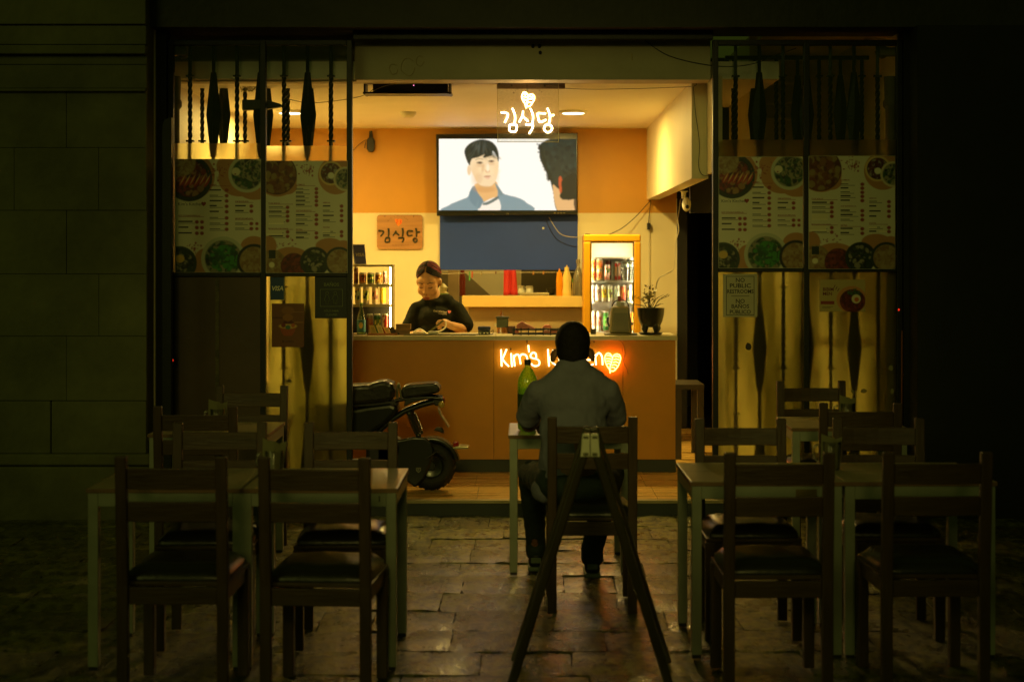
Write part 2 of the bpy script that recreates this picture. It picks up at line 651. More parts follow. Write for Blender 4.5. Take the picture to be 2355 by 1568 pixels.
def stone_mat():
    m = mat('flagstone', (.165, .160, .018), .38, var=.35, scale=5, world=True)
    nt = m.node_tree; n, l = nt.nodes, nt.links
    b = n['Principled BSDF']
    geo = n.new('ShaderNodeNewGeometry')
    mp = n.new('ShaderNodeMapping'); mp.inputs['Scale'].default_value = (1.0, .55, 1)
    l.new(geo.outputs['Position'], mp.inputs[0])
    n1 = n.new('ShaderNodeTexNoise'); n1.inputs['Scale'].default_value = 8; n1.inputs['Detail'].default_value = 10; n1.inputs['Roughness'].default_value = .72
    n2 = n.new('ShaderNodeTexNoise'); n2.inputs['Scale'].default_value = 17; n2.inputs['Detail'].default_value = 6; n2.inputs['Roughness'].default_value = .6
    l.new(mp.outputs[0], n1.inputs[0]); l.new(mp.outputs[0], n2.inputs[0])
    sm = n.new('ShaderNodeMath'); sm.operation = 'MULTIPLY_ADD'; sm.inputs[1].default_value = .55
    l.new(n2.outputs['Fac'], sm.inputs[0]); l.new(n1.outputs['Fac'], sm.inputs[2])
    bp = n.new('ShaderNodeBump'); bp.inputs['Strength'].default_value = 1.0; bp.inputs['Distance'].default_value = .05
    l.new(sm.outputs[0], bp.inputs['Height']); l.new(bp.outputs[0], b.inputs['Normal'])
    pit = n.new('ShaderNodeMapRange'); pit.inputs['From Min'].default_value = .38; pit.inputs['From Max'].default_value = .58
    pit.inputs['To Min'].default_value = .12; pit.inputs['To Max'].default_value = 1.5
    l.new(n2.outputs['Fac'], pit.inputs[0])
    ps = n.new('ShaderNodeVectorMath'); ps.operation = 'SCALE'
    o0 = b.inputs['Base Color'].links[0].from_socket
    l.new(o0, ps.inputs[0]); l.new(pit.outputs[0], ps.inputs['Scale']); l.new(ps.outputs[0], b.inputs['Base Color'])
    oi = n.new('ShaderNodeObjectInfo')
    r = n.new('ShaderNodeMapRange'); r.inputs['To Min'].default_value = .55; r.inputs['To Max'].default_value = 1.35
    l.new(oi.outputs['Random'], r.inputs[0])
    sc_ = n.new('ShaderNodeVectorMath'); sc_.operation = 'SCALE'
    old = b.inputs['Base Color'].links[0].from_socket
    l.new(old, sc_.inputs[0]); l.new(r.outputs[0], sc_.inputs['Scale']); l.new(sc_.outputs[0], b.inputs['Base Color'])
    r2 = n.new('ShaderNodeMapRange'); r2.inputs['From Min'].default_value = .3; r2.inputs['From Max'].default_value = .7
    r2.inputs['To Min'].default_value = .16; r2.inputs['To Max'].default_value = .46
    b.inputs['Specular IOR Level'].default_value = .7
    b.inputs['Coat Weight'].default_value = .6; b.inputs['Coat Roughness'].default_value = .17
    bp2 = n.new('ShaderNodeBump'); bp2.inputs['Strength'].default_value = .22; bp2.inputs['Distance'].default_value = .03
    l.new(sm.outputs[0], bp2.inputs['Height']); l.new(bp2.outputs[0], b.inputs['Coat Normal'])
    l.new(n1.outputs['Fac'], r2.inputs[0]); l.new(r2.outputs[0], b.inputs['Roughness'])
    return m


m_stone = stone_mat()
pav = struct(MB().box(-40, 40, -30, 10.6, -.25, -.022).build('street_pavement', m_mortar))
variants = []
for k in range(10):
    rng = random.Random(100 + k)
    g = MB()
    N = 4
    vs, fs = [], []
    for j in range(N + 1):
        for i in range(N + 1):
            x, y = i / N - .5, j / N - .5
            e = i in (0, N) or j in (0, N)
            x += rng.uniform(-.012, .012); y += rng.uniform(-.012, .012)
            vs.append((x, y, (-.007 if e else 0) + rng.uniform(-.005, .005)))
    for j in range(N):
        for i in range(N):
            a = j * (N + 1) + i
            fs.append((a, a + 1, a + N + 2, a + N + 1))
    ring = [i for i in range(N + 1)] + [(j + 1) * (N + 1) - 1 for j in range(1, N + 1)] + [N * (N + 1) + i for i in range(N - 1, -1, -1)] + [j * (N + 1) for j in range(N - 1, 0, -1)]
    base = len(vs)
    for i in ring:
        vs.append((vs[i][0], vs[i][1], -.05))
    for q in range(len(ring)):
        r_ = (q + 1) % len(ring)
        fs.append((ring[r_], ring[q], base + q, base + r_))
    g.add(vs, fs)
    me = bpy.data.meshes.new('flagstone')
    me.from_pydata(g.v, [], g.f); me.update(); me.shade_smooth(); me.set_sharp_from_angle(angle=R(60))
    me.materials.append(m_stone)
    variants.append(me)
rng = random.Random(5)
edges_y = [10.575, 10.14, 9.70, 9.33, 8.93, 8.57, 8.13, 7.72, 7.30, 6.92, 6.52, 6.12, 5.72]
for k in range(len(edges_y) - 1):
    y1, y0 = edges_y[k], edges_y[k + 1]
    x = -.335 * y1 - .3 - rng.uniform(0, .4)
    while x < .325 * y1 + .3:
        wd = rng.uniform(.24, .56)
        o = bpy.data.objects.new('flagstone', rng.choice(variants))
        COL.objects.link(o)
        o.parent = pav
        o.location = (x + wd / 2, (y0 + y1) / 2 + rng.uniform(-.006, .006), rng.uniform(-.004, .004))
        o.scale = (wd - .006, y1 - y0 - .006, 1)
        o.rotation_euler = (rng.uniform(-.012, .012), rng.uniform(-.012, .012), rng.uniform(-.012, .012))
        x += wd

# ---- shop floor with tiles and the step up from the street
ZF = .09
fl = struct(MB().box(-2.45, 4.2, 10.6, 18, -.1, ZF - .006).build('shop_floor', m_grout))
ty = [10.645, 11.25, 11.85, 12.45, 13.05, 13.65, 14.25, 14.85, 15.1]
for j in range(len(ty) - 1):
    xx = -2.44
    off = -.33 if j % 2 else -.30
    cuts = [-2.44] + [off + i * .6 for i in range(-3, 6) if -2.4 < off + i * .6 < 2.6] + [2.6]
    for i in range(len(cuts) - 1):
        MB().box(cuts[i] + .002, cuts[i + 1] - .002, ty[j] + .002, ty[j + 1] - .002, ZF - .012, ZF + random.uniform(-.0006, .0006)).build('tile', m_tile, fl)
MB().box(-2.6, 4.2, 10.585, 10.597, -.02, ZF - .02).build('riser', m_plinth, fl)
MB().box(-2.6, 4.2, 10.575, 10.64, ZF - .018, ZF + .004).build('nosing', mat('step_nosing', (.30, .25, .13), .4, .3), fl, bevel=.003)

# ---- shop shell
DB = 15.1          # back wall
ZC = 2.90          # ceiling
XL, XR = -2.42, 1.45
zband = sz(490, DB)
wx0, wx1 = sx(1010, DB), sx(1342, DB)
wz0, wz1 = sz(700, DB), sz(618, DB)
bw = struct(MB().box(XL, wx0, DB, DB + .12, ZF, zband).build('back_wall', m_wall))
MB().box(wx1, XR, DB, DB + .12, ZF, zband).build('wall_panel', m_wall, bw)
MB().box(wx0, wx1, DB, DB + .12, ZF, wz0).build('wall_panel', m_wall, bw)
MB().box(wx0, wx1, DB, DB + .12, wz1, zband).build('wall_panel', m_wall, bw)
MB().box(XL, XR, DB - .002, DB + .12, zband, ZC).build('upper_orange_wall', m_orange, bw)
MB().box(XR - .004, XR + .004, DB - .012, DB + .13, ZF, 2.24).build('corner_trim', m_white, bw)
struct(MB().box(XL, XR + .3, 10.95, DB + .1, ZC, ZC + .12).build('ceiling', m_ceil))
struct(MB().box(XL - .12, XL, 10.62, DB + .1, ZF, 3.4).build('left_side_wall', m_wall))
# bulkhead over the opening
bk = struct(MB().box(XL, 1.285, 10.98, 11.1, 2.885, 3.35).build('bulkhead', m_soffit))
MB().box(-1.119, 1.262, 10.79, 10.979, 2.878, 3.35).build('bulkhead_face', m_soffit, bk)
MB().tube(smooth_path([P(1480, 92, 10.785), P(1540, 130, 10.785), P(1640, 152, 10.785), P(1720, 150, 10.785), P(1790, 126, 10.785), P(1830, 112, 10.785)]), .003, 6).build('hanging_wire', m_cableb, bk)
mb = MB()
rg = random.Random(3)
for cx, cy, rr in ((905, 160, 10), (938, 156, 16), (965, 142, 9)):
    pts = [P(cx + rr * math.cos(a) * rg.uniform(.8, 1.1), cy + rr * 1.3 * math.sin(a) * rg.uniform(.8, 1.1), 10.787) for a in [i * .7 for i in range(9)]]
    mb.tube(smooth_path(pts, 3), .0025, 5)
mb.tube([P(1452, 124, 10.787), P(1453, 140, 10.787)], .004, 5)
mb.build('paint_scar', mat('peeling_paint', (.42, .34, .18), .7), bk)
for px, py in ((1225, 107), (1240, 107), (1242, 122)):
    MB().ball(P(px, py, 10.785), (.012, .012, .014), 8, 6).build('bolt', m_black, bk)
# beam over the side passage and return next to the facade
bx0 = sx(1590, 11.1)
struct(MB().box(bx0, 1.285, 11.1, DB, 2.232, ZC).build('side_beam', m_wall))
struct(MB().box(1.275, 1.34, 10.76, 11.098, 2.26, ZC).build('wall_return', m_wall))
# kitchen behind the serving hatch
kt = struct(MB().box(-1.3, 1.0, 17.0, 17.1, ZF, 2.8).build('kitchen_back_wall', m_wall))
MB().box(-1.3, 1.3, 15.22, 17.1, 2.3, 2.4).build('kitchen_ceiling', m_ceil, kt)
MB().box(-1.4, -1.3, 15.22, 17.1, ZF, 2.4).build('kitchen_side_wall', m_wall, kt)
MB().box(1.0, 1.1, 15.22, 17.1, ZF, 2.4).build('kitchen_side_wall', m_wall, kt)
MB().prism([(1010, 628), (1068, 626), (1139, 690), (1139, 760), (1010, 760)], 16.4, 16.46).build('slanted_panel', mat('kitchen_grey', (.16, .13, .07), .6), kt)  # grey panel with a diagonal edge
MB().prism([(1030, 622), (1054, 622), (1054, 760), (1030, 760)], 16.1, 16.3).build('kitchen_column', mat('kitchen_tan', (.45, .33, .18), .6), kt)
MB().prism([(1185, 616), (1197, 616), (1197, 710), (1185, 710)], 15.9, 16.0).build('kitchen_post', m_wall, kt)
MB().prism([(1198, 616), (1330, 616), (1330, 700), (1198, 700)], 16.3, 16.4).build('kitchen_cupboard', mat('kitchen_dark', (.055, .045, .02), .4), kt)
kl = bpy.data.lights.new('kitchen_lamp', 'AREA'); kl.shape = 'DISK'; kl.size = .25; kl.energy = 9; kl.color = WARM
klo = bpy.data.objects.new('kitchen_lamp', kl); klo.location = (-.2, 15.9, 2.28); COL.objects.link(klo); wparent(klo, kt)
MB().lathe([(.125, -.012), (.125, .0)], (-.2, 15.9, 2.3), 20).build('kitchen_lamp_disc', emit_mat('kitchen_lamp_glow', (1, .8, .4), 5), kt)

# side passage and the dim room at the right
m_dim = mat('side_room_paint', (.74, .66, .28), .6, var=.12, scale=2, bump=.05, bscale=20, world=True)
m_passdark = mat('passage_darkness', (.012, .012, .008), .5, var=.2, world=True)  # near-black colour paints in the darkness of the passage
sr = struct(MB().box(XR + .006, 4.2, 17.4, 17.5, ZF, 3.4).build('passage_end_wall', m_passdark))
MB().box(1.9, 2.0, 13.2, 17.4, ZF, 2.9).build('passage_side_wall', m_passdark, sr)
MB().box(XR + .006, XR + .1, DB + .002, 17.4, ZF, 2.9).build('passage_inner_wall', m_passdark, sr)
MB().box(1.36, 2.58, 13.0, 13.1, 2.05, 3.3).build('passage_header', m_passdark, sr)
rm = struct(MB().box(1.72, 2.58, 12.9, 12.98, ZF, 3.3).build('side_room_wall', m_dim))
MB().box(2.52, 2.6, 10.8, 12.9, ZF, 3.3).build('side_room_end', m_dim, rm)
MB().box(1.66, 1.72, 11.75, 12.9, ZF, 3.3).build('added_partition', m_dim, rm)  # unseen wall added to keep the downlight out of the room
for py in (137, 191, 236, 271):
    z = sz(py, 12.8)
    MB().box(1.722, 2.30 - (py - 137) * .0011, 12.78, 12.899, z - .012, z + .01).build('ledge', m_dim, rm, bevel=.003)
MB().box(XR + .31, 4.2, 10.95, 13, 3.3, 3.4).build('side_room_ceiling', m_dim, rm)

# ---- stone house wall at the left of the shop, with its courses
DW = 10.42
m_ash = mat('ashlar', (.19, .185, .085), .75, var=.50, scale=1.6, bump=.35, bscale=14, world=True)
m_joint = mat('ashlar_joint', (.13, .125, .07), .9, var=.2)
wl = struct(MB().box(-9, -2.43, DW + .03, DW + .5, -.1, 6).build('stone_wall', m_joint), 'pale stone block wall left of the shop front', 'wall')
rows = [sz(y, DW) for y in (921, 773, 630, 484, 340, 212)]
rg = random.Random(11)
for r_ in range(len(rows) - 1):
    x = -2.43 + (0 if r_ % 2 else -.0)
    first = True
    k = 0
    while x > -4.6:
        wd = (.31 if r_ % 2 else .52) if first else rg.uniform(.5, .75)
        first = False
        MB().box(x - wd + .0015, x - .0015, DW + rg.uniform(-.004, .004), DW + .06, rows[r_] + .0015, rows[r_ + 1] - .0015).build('stone_block', m_ash, wl, bevel=.0012)
        x -= wd
z0, z1 = .42, rows[0]
for i in range(4):
    MB().box(-2.43 - (i + 1) * .62 + .003, -2.43 - i * .62 - .003, DW + .002, DW + .06, z0, z1 - .003).build('stone_block', m_ash, wl, bevel=.006)
MB().box(-9, -2.40, DW - .06, DW + .03, -.05, .34).build('plinth', m_ash, wl, bevel=.01)
MB().box(-9, -2.40, DW - .035, DW + .03, .345, .42).build('plinth_moulding', m_ash, wl, bevel=.015, seg=3)
for a, b, pr in ((212, 205, .03), (204, 150, .0), (149, 128, -.012), (126, 106, .035), (104, 60, .012), (58, -60, .03)):
    MB().box(-9, -2.43, DW - pr, DW + .03, sz(a, DW), sz(b, DW)).build('string_course', m_ash, wl, bevel=.006)
mb = MB()
mb.prism([(372, 1080), (372, 290), (378, 276), (390, 270), (394, 270), (394, 1080)], DW - .045, DW - .003)
wbuild(mb, 'shutter_channel', m_black, wl, bevel=.004)
# facade above the opening and at the right
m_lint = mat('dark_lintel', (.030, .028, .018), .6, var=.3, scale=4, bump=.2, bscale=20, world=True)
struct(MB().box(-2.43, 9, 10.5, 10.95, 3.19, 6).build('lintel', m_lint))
struct(MB().box(2.56, 9, 10.42, 10.9, -.1, 3.19).build('right_house_wall', mat('unlit_house_wall', (.010, .010, .007), .7, var=.3, world=True)))  # near-black base colour stands in for the wall's lack of light

# ================================================================== FACADE SCREENS
DF = 10.70


def twisted(mb, x, d, z0, z1, r=.011, turns=9, twz=((0, 1),)):
    n = max(6, int((z1 - z0) / .02))
    rings = []
    ang = 0
    for i in range(n + 1):
        z = z0 + (z1 - z0) * i / n
        tw = any(a <= z <= b for a, b in twz)
        if tw:
            ang += .02 / .06 * math.pi * .62
        rr = r * (1.25 if tw else 1.0)
        rings.append([(x + rr * math.cos(ang + k * math.pi / 2), d + rr * math.sin(ang + k * math.pi / 2), z) for k in range(4)])
    vs = [v for q in rings for v in q]
    fs = []
    for i in range(n):
        for k in range(4):
            fs.append((i * 4 + k, i * 4 + (k + 1) % 4, (i + 1) * 4 + (k + 1) % 4, (i + 1) * 4 + k))
    mb.add(vs, fs)


def spindle(mb, x, d, z0, z1, centres, hw=.05, half=.285, r=.012):
    zs = {z0: r, z1: r}
    for c in centres:
        for t, k in ((-half, .018), (-half * .97, .020), (0, hw), (half * .97, .020), (half, .018), (-half - .001, r), (half + .001, r)):
            if z0 < c + t < z1:
                zs[c + t] = k
    ks = sorted(zs)
    vs, fs = [], []
    for z in ks:
        q = zs[z]
        vs += [(x - q, d, z), (x, d - min(q, .022), z), (x + q, d, z), (x, d + min(q, .022), z)]
    for i in range(len(ks) - 1):
        for k in range(4):
            fs.append((i * 4 + k, i * 4 + (k + 1) % 4, (i + 1) * 4 + (k + 1) % 4, (i + 1) * 4 + k))
    mb.add(vs, fs)


def gate(name, label, xs, d, ref_d, types, zt=3.12):
    root = empty(name, (sx(xs[len(xs) // 2], ref_d), d, ZF), label, 'gate', 'wrought iron gates behind the glass')
    zc = [sz(y, ref_d) for y in (265, 533, 800, 1085)]
    tws = [(sz(a, ref_d), sz(b, ref_d)) for a, b in ((325, 176), (600, 440), (846, 660), (1110, 950))]
    for px, t in zip(xs, types):
        x = sx(px, ref_d)
        b = MB()
        if t == 't':
            twisted(b, x, d, ZF + .01, zt, .013, twz=tws)
            o = wbuild(b, 'twisted_bar', m_iron, root)
            for a, c in tws:
                for z in (a, c):
                    q = MB().box(x - .026, x + .026, d - .016, d + .016, z - .006, z + .006)
                    ob = q.build('collar', m_iron, None)
                    ob.parent = o
        else:
            spindle(b, x, d, ZF + .01, zt, zc)
            wbuild(b, 'spindle_bar', m_iron, root)
    x0, x1 = sx(xs[0], ref_d) - .06, sx(xs[-1], ref_d) + .05
    for z in (ZF + .03, 1.62, zt):
        wbuild(MB().box(x0, x1, d - .014, d + .014, z - .014, z + .014), 'rail', m_iron, root, bevel=.002)
    return root


gate('iron_gate', 'wrought iron gate of twisted and spindle bars close behind the left glass', [437 + 54 * i for i in range(7)], 10.775, 10.775, 'tststst')
gate('iron_gate', 'second iron gate leaf deeper inside, behind the left front gate', [465 + 49.2 * i for i in range(7)], 11.55, 11.55, 'tststst')
gate('iron_gate', 'wrought iron gate of twisted and spindle bars close behind the right glass', [1691 + 54.4 * i for i in range(7)], 10.775, 10.775, 'tststst')
gate('iron_gate', 'second iron gate leaf deeper inside, behind the right front gate', [1686 + 49.2 * i for i in range(7)], 11.55, 11.55, 'tststst')


def screen(label, xa, xm, xb, film0, film1, mid_y, lower):
    """glazed iron screen: posts at xa, xm, xb (picture units at the facade), transom, panes"""
    root = empty('glazed_screen', (sx(xm, DF), DF, ZF), label, 'window', 'glazed screens beside the opening')
    hw = .018
    zt = 3.13
    X = [sx(q, DF) for q in (xa, xm, xb)]
    for x in X:
        wbuild(MB().box(x - hw, x + hw, DF - .03, DF + .03, ZF, zt), 'post', m_black, root, bevel=.003)
    zm = sz(mid_y, DF)
    for i in (0, 1):
        a, b = X[i] + hw, X[i + 1] - hw
        wbuild(MB().box(a, b, DF - .027, DF + .027, zm - .014, zm + .014), 'transom', m_black, root, bevel=.003)
        wbuild(MB().box(a, b, DF - .027, DF + .027, zt - .035, zt), 'head_rail', m_black, root, bevel=.003)
        wbuild(MB().box(a, b, DF - .027, DF + .027, ZF + .002, ZF + .05), 'bottom_rail', m_black, root, bevel=.003)
        zf0, zf1 = sz(film0[i], DF), sz(film1, DF)
        wbuild(MB().box(a, b, DF - .003, DF + .003, zf0, zt - .035), 'clear_pane', m_glass, root)
        g = MB(); g.add([(a, DF, zm + .014), (b, DF, zm + .014), (b, DF, zf0), (a, DF, zf0)], [(0, 1, 2, 3)])
        wbuild(g, 'frosted_pane', m_frost, root)
        if lower[i] == 'frost':
            rf_ = MB(); rf_.add([(a, DF + .15, ZF + .02), (b, DF + .15, ZF + .02), (b, DF + .15, zm), (a, DF + .15, zm)], [(0, 1, 2, 3)])
            wbuild(rf_, 'added_backing', m_rear, root)  # translucent sheet added behind the bars to catch the inside light
            g = MB(); g.add([(a, DF, ZF + .05), (b, DF, ZF + .05), (b, DF, zm - .014), (a, DF, zm - .014)], [(0, 1, 2, 3)])
            wbuild(g, 'frosted_pane', m_frost, root)
        else:
            mw = mat('brown_panel', (.085, .050, .022), .45, var=.25, scale=2.5, bump=.08, bscale=14, world=True)
            c = (a + b) / 2
            wbuild(MB().box(a, c - .004, DF - .008, DF + .008, ZF + .05, zm - .014), 'panel', mw, root, bevel=.002)
            wbuild(MB().box(c + .004, b, DF - .008, DF + .008, ZF + .05, zm - .014), 'panel', mw, root, bevel=.002)
            wbuild(MB().box(c - .012, c + .012, DF - .013, DF + .004, ZF + .05, zm - .014), 'cover_strip', mat('worn_strip', (.10, .085, .03), .5, .3, var=.6, scale=20), root)
    return root


for x0, x1 in ((-2.432, -2.3515), (2.5245, 2.562)):
    struct(MB().box(x0, x1, DF - .06, DF + .06, ZF, 3.19).build('jamb', m_black))
scrL = screen('left glazed black iron screen with two menu boards', 394, 606, 804, (330, 336), 366, 631, ('panel', 'frost'))
scrR = screen('right glazed black iron screen with two menu boards', 1644, 1853, 2066, (322, 322), 360, 621, ('frost', 'frost'))
# stuck remnants on the right glass
mb = MB()
rg = random.Random(8)
for cx, cy, rx, ry in ((1721, 797, 8, 10), (1960, 900, 4, 4), (1985, 899, 8, 5), (2051, 899, 5, 6), (2048, 846, 6, 7)):
    pts = [(cx + rx * math.cos(a) * rg.uniform(.75, 1.1), cy + ry * math.sin(a) * rg.uniform(.75, 1.1)) for a in [i * .7 for i in range(9)]]
    mb.prism(pts, DF - .003, DF - .0015, lin((50, 40, 20)) if cx < 1730 else lin((150, 140, 90)))
wbuild(mb, 'sticker_remnant', m_plain, scrR)
# pilasters with scroll capitals standing inside behind the outer edges of the screens
for px, lab, sgn in ((408, 'stone pilaster with scroll capital behind the left screen edge', 1), (2040, 'stone pilaster with scroll capital behind the right screen edge', -1)):
    d = 10.80
    r_ = empty('pilaster', (sx(px, d), d, ZF), lab, 'pilaster', 'pilasters with scroll capitals')
    m_p = mat('pilaster_stone', (.16, .12, .06), .7, var=.25, scale=6, bump=.3, bscale=20)
    x = sx(px, d) - sgn * .02
    wbuild(MB().lathe([(.05, ZF), (.05, .3), (.038, .34), (.034, 2.68), (.05, 2.70), (.05, 2.73), (.04, 2.75), (.045, 2.9)], (x, d, 0), 14), 'shaft', m_p, r_, smooth=True)
    g = MB()
    sp = [P(px + sgn * (12 + (16 - i * .75) * math.cos(i * .5) * .8), 118 + (16 - i * .75) * math.sin(i * .5), d) for i in range(20)]
    g.tube(sp, .014, 8)
    g.box(x - .08, x + .09, d - .05, d + .05, 3.04, 3.09)
    wbuild(g, 'scroll_capital', m_p, r_, smooth=True)
# red indicator lamps on the outer posts
for px, py, lab in ((397, 831, 'tiny red indicator lamp low on the left outer post'), (2066, 715, 'tiny red indicator lamp on the right outer post')):
    r_ = empty('indicator_lamp', P(px, py, DF - .04), lab, 'lamp')
    MB().box(-.012, .012, -.002, .012, -.03, .03).build('housing', m_blackplastic, r_, bevel=.003)
    MB().ball((0, -.003, .008), (.006, .004, .008), 8, 6).build('lens', emit_mat('red_led', (1, .03, .01), .9), r_)
# tubular stand at the far right edge
o = tag(MB().tube([P(2074, 760, 10.3), P(2072, 1180, 10.3)], .006, 8).build('metal_rod', mat('coppery_rod', (.20, .07, .02), .35, .8)), 'thin coppery rod upright at the right end of the front', 'rod')
# small black bracket bird-like handle behind left glass
o = MB().prism([(556, 230), (610, 229), (646, 240), (646, 246), (610, 252), (556, 254)], 10.74, 10.80).build('lock_box', m_blackplastic, None, bevel=.006)
tag(o, 'black tapered latch box across the middle post behind the left glass', 'latch')

# ================================================================== MENU BOARDS AND POSTERS
FOODS = {
    'kebab': ([(150, 35, 25), (190, 60, 30), (225, 170, 110), (90, 25, 15)], (25, 35, 22)),
    'green': ([(30, 90, 30), (50, 120, 40), (200, 190, 150), (20, 40, 20)], (190, 190, 165)),
    'noodle': ([(190, 130, 60), (160, 80, 35), (210, 180, 110), (120, 50, 25)], (120, 60, 30)),
    'soup': ([(110, 45, 20), (150, 60, 25), (220, 215, 200)], (95, 40, 20)),
    'salad': ([(40, 70, 30), (210, 200, 170), (70, 90, 40), (30, 40, 25)], (30, 42, 30)),
    'roll': ([(25, 45, 25), (210, 200, 160), (60, 110, 50)], (205, 195, 165)),
    'meat': ([(140, 40, 25), (180, 70, 40), (100, 25, 15)], (130, 45, 28)),
    'dumpl': ([(215, 180, 120), (235, 205, 150), (190, 140, 80)], (205, 165, 105)),
}
PEACH = (188, 134, 84)


def food(pc, cx, cy, rx, kind, seed, plate=None, ry=None):
    ry = ry or rx * pc.asp
    cols, base = FOODS[kind]
    cols = [tuple(q * .72 for q in c) for c in cols]; base = tuple(q * .72 for q in base)
    if plate:
        pc.ell(cx, cy, rx, ry, plate)
        rx, ry = rx * .84, ry * .84
    pc.ell(cx, cy, rx, ry, base)
    m = pc.em(cx, cy, rx * .95, ry * .95)
    pc.speck(m, cols, int(60 + rx * 300), rx * .16, seed)


def board(label, kind, x0, x1, y0, y1, group='menu boards on the screens'):
    d = DF - .034
    X0, X1, Z0, Z1 = sx(x0, d), sx(x1, d), sz(y1, d), sz(y0, d)
    root = empty('menu_board', ((X0 + X1) / 2, d, Z0), label, 'menu board', group)
    wbuild(MB().box(X0, X1, d, d + .012, Z0, Z1), 'backing', m_white, root, bevel=.001)
    asp = (X1 - X0) / (Z1 - Z0)
    W = 120
    H = int(W / asp)
    pc = Pic(W, H, (226, 218, 196), asp)
    rg = random.Random(21 if kind == 'a' else 22)
    RED = (150, 60, 40); DK = (70, 60, 48); PRICE = (150, 62, 38)

    def dots(cx, cy, n):
        for _ in range(n):
            pc.ell(cx + rg.gauss(0, .06), cy + rg.gauss(0, .035), rg.choice((.004, .006, .011)), rg.choice((.004, .006, .010)), RED)

    def column(x, xw, rows, px):
        for y, hd in rows:
            if hd:
                pc.rect(x, y + .012, x + xw, y + .0165, RED, .6)
            else:
                pc.rect(x, y - .004, x + xw * rg.uniform(.35, .6), y + .006, DK)
                pc.rect(x, y + .012, x + xw * rg.uniform(.6, .85), y + .017, (150, 140, 120))
                for q in px:
                    pc.ell(q, y + .005, .023, .016, PRICE)

    if kind == 'a':
        pc.ell(.18, .15, .28, .21, PEACH); pc.ell(.75, .17, .25, .16, PEACH); pc.ell(.93, .26, .20, .10, PEACH); pc.ell(.62, .06, .14, .09, PEACH)
        food(pc, .16, .17, .27, 'kebab', 1, (32, 45, 30)); food(pc, .08, .03, .16, 'dumpl', 2)
        for i in range(6):
            pc.ell(.08 + i * .058, .19 + (i % 2) * .01, .022, .05, (175, 45, 28), .5); pc.ell(.085 + i * .058, .18, .006, .035, (230, 200, 140), .5)
        food(pc, .84, .13, .22, 'green', 3, (200, 200, 175)); food(pc, .92, .10, .13, 'roll', 4)
        pc.ell(.71, .11, .05, .035, (225, 215, 185))
        dots(.50, .10, 34); dots(.24, .80, 30)
        column(.40, .24, [(.225, 1), (.27, 0), (.318, 0), (.365, 0), (.412, 0), (.46, 0), (.515, 0), (.565, 0), (.615, 0)], (.60,))
        column(.70, .22, [(.37, 1), (.41, 0), (.455, 0), (.52, 1), (.565, 0), (.61, 0)], (.89,))
        pc.ell(.955, .57, .02, .014, PRICE); pc.ell(.955, .615, .02, .014, PRICE)
        column(.03, .30, [(.495, 1), (.55, 0), (.60, 0), (.65, 0)], (.25, .31))
        pc.ell(.92, .78, .16, .10, PEACH); pc.ell(.34, .90, .12, .11, PEACH); pc.ell(.5, .98, .5, .06, PEACH)
        food(pc, .05, .92, .20, 'salad', 5, (45, 60, 42)); pc.ell(.05, .88, .055, .035, (215, 175, 90))
        food(pc, .56, .88, .26, 'green', 6, (196, 196, 172)); pc.speck(pc.em(.56, .88, .18, .12), [(30, 100, 35), (25, 75, 28), (60, 140, 50)], 90, .03, 7)
        food(pc, .92, .90, .20, 'dumpl', 8, (28, 36, 28))
    else:
        pc.ell(.14, .16, .24, .16, PEACH); pc.ell(.26, .23, .12, .07, PEACH); pc.ell(.86, .13, .22, .17, PEACH)
        food(pc, .13, .12, .25, 'noodle', 11); food(pc, .80, .11, .15, 'soup', 12, (222, 190, 130)); food(pc, .98, .16, .15, 'roll', 13, (214, 200, 165))
        pc.ell(.80, .13, .04, .028, (235, 230, 210))
        dots(.50, .08, 36); dots(.24, .78, 28)
        column(.03, .30, [(.375, 1), (.41, 0), (.45, 0), (.49, 0), (.53, 0), (.60, 1), (.63, 0), (.67, 0)], (.265,))
        column(.37, .24, [(.21, 1), (.245, 0), (.28, 0), (.317, 0), (.353, 0), (.39, 0), (.44, 1), (.48, 0), (.52, 0), (.56, 0), (.61, 1), (.64, 0), (.68, 0)], (.62,))
        column(.70, .22, [(.37, 1), (.40, 0), (.44, 0), (.485, 0), (.53, 0), (.59, 1), (.63, 0), (.665, 0)], (.93,))
        for x_, y_, w_, h_ in ((.03, .515, .19, .05), (.01, .615, .19, .05), (.69, .62, .10, .02), (.82, .655, .09, .018)):
            pc.rect(x_, y_, x_ + w_, y_ + h_, (232, 220, 186)); pc.rect(x_, y_ + h_ * .8, x_ + w_, y_ + h_, (250, 240, 205))
        pc.ell(.78, .76, .17, .07, PEACH); pc.ell(.95, .79, .12, .08, PEACH); pc.ell(.30, .90, .26, .13, PEACH); pc.ell(.03, .76, .1, .09, PEACH)
        food(pc, .08, .91, .16, 'dumpl', 14); pc.ell(.07, .93, .035, .025, (235, 225, 190)); food(pc, .34, .94, .16, 'meat', 15)
        food(pc, .60, .90, .18, 'salad', 16, (34, 46, 36)); food(pc, .90, .90, .18, 'dumpl', 17, (40, 50, 38))
        pc.rect(.03, .80, .12, .87, (35, 45, 28))
    wbuild(pc.sheet(X0 + .002, X1 - .002, Z0 + .002, Z1 - .002, d - .0012), 'print', m_print, root)
    t = MB()
    RD, DKL = lin((150, 55, 38)), lin((60, 52, 40))

    def T(s_, fx, fy, h, c=RD, al='LEFT', **k):
        t.text(s_, (X0 + (X1 - X0) * fx, d - .0022, Z1 - (Z1 - Z0) * fy), h, c, align=al, **k)

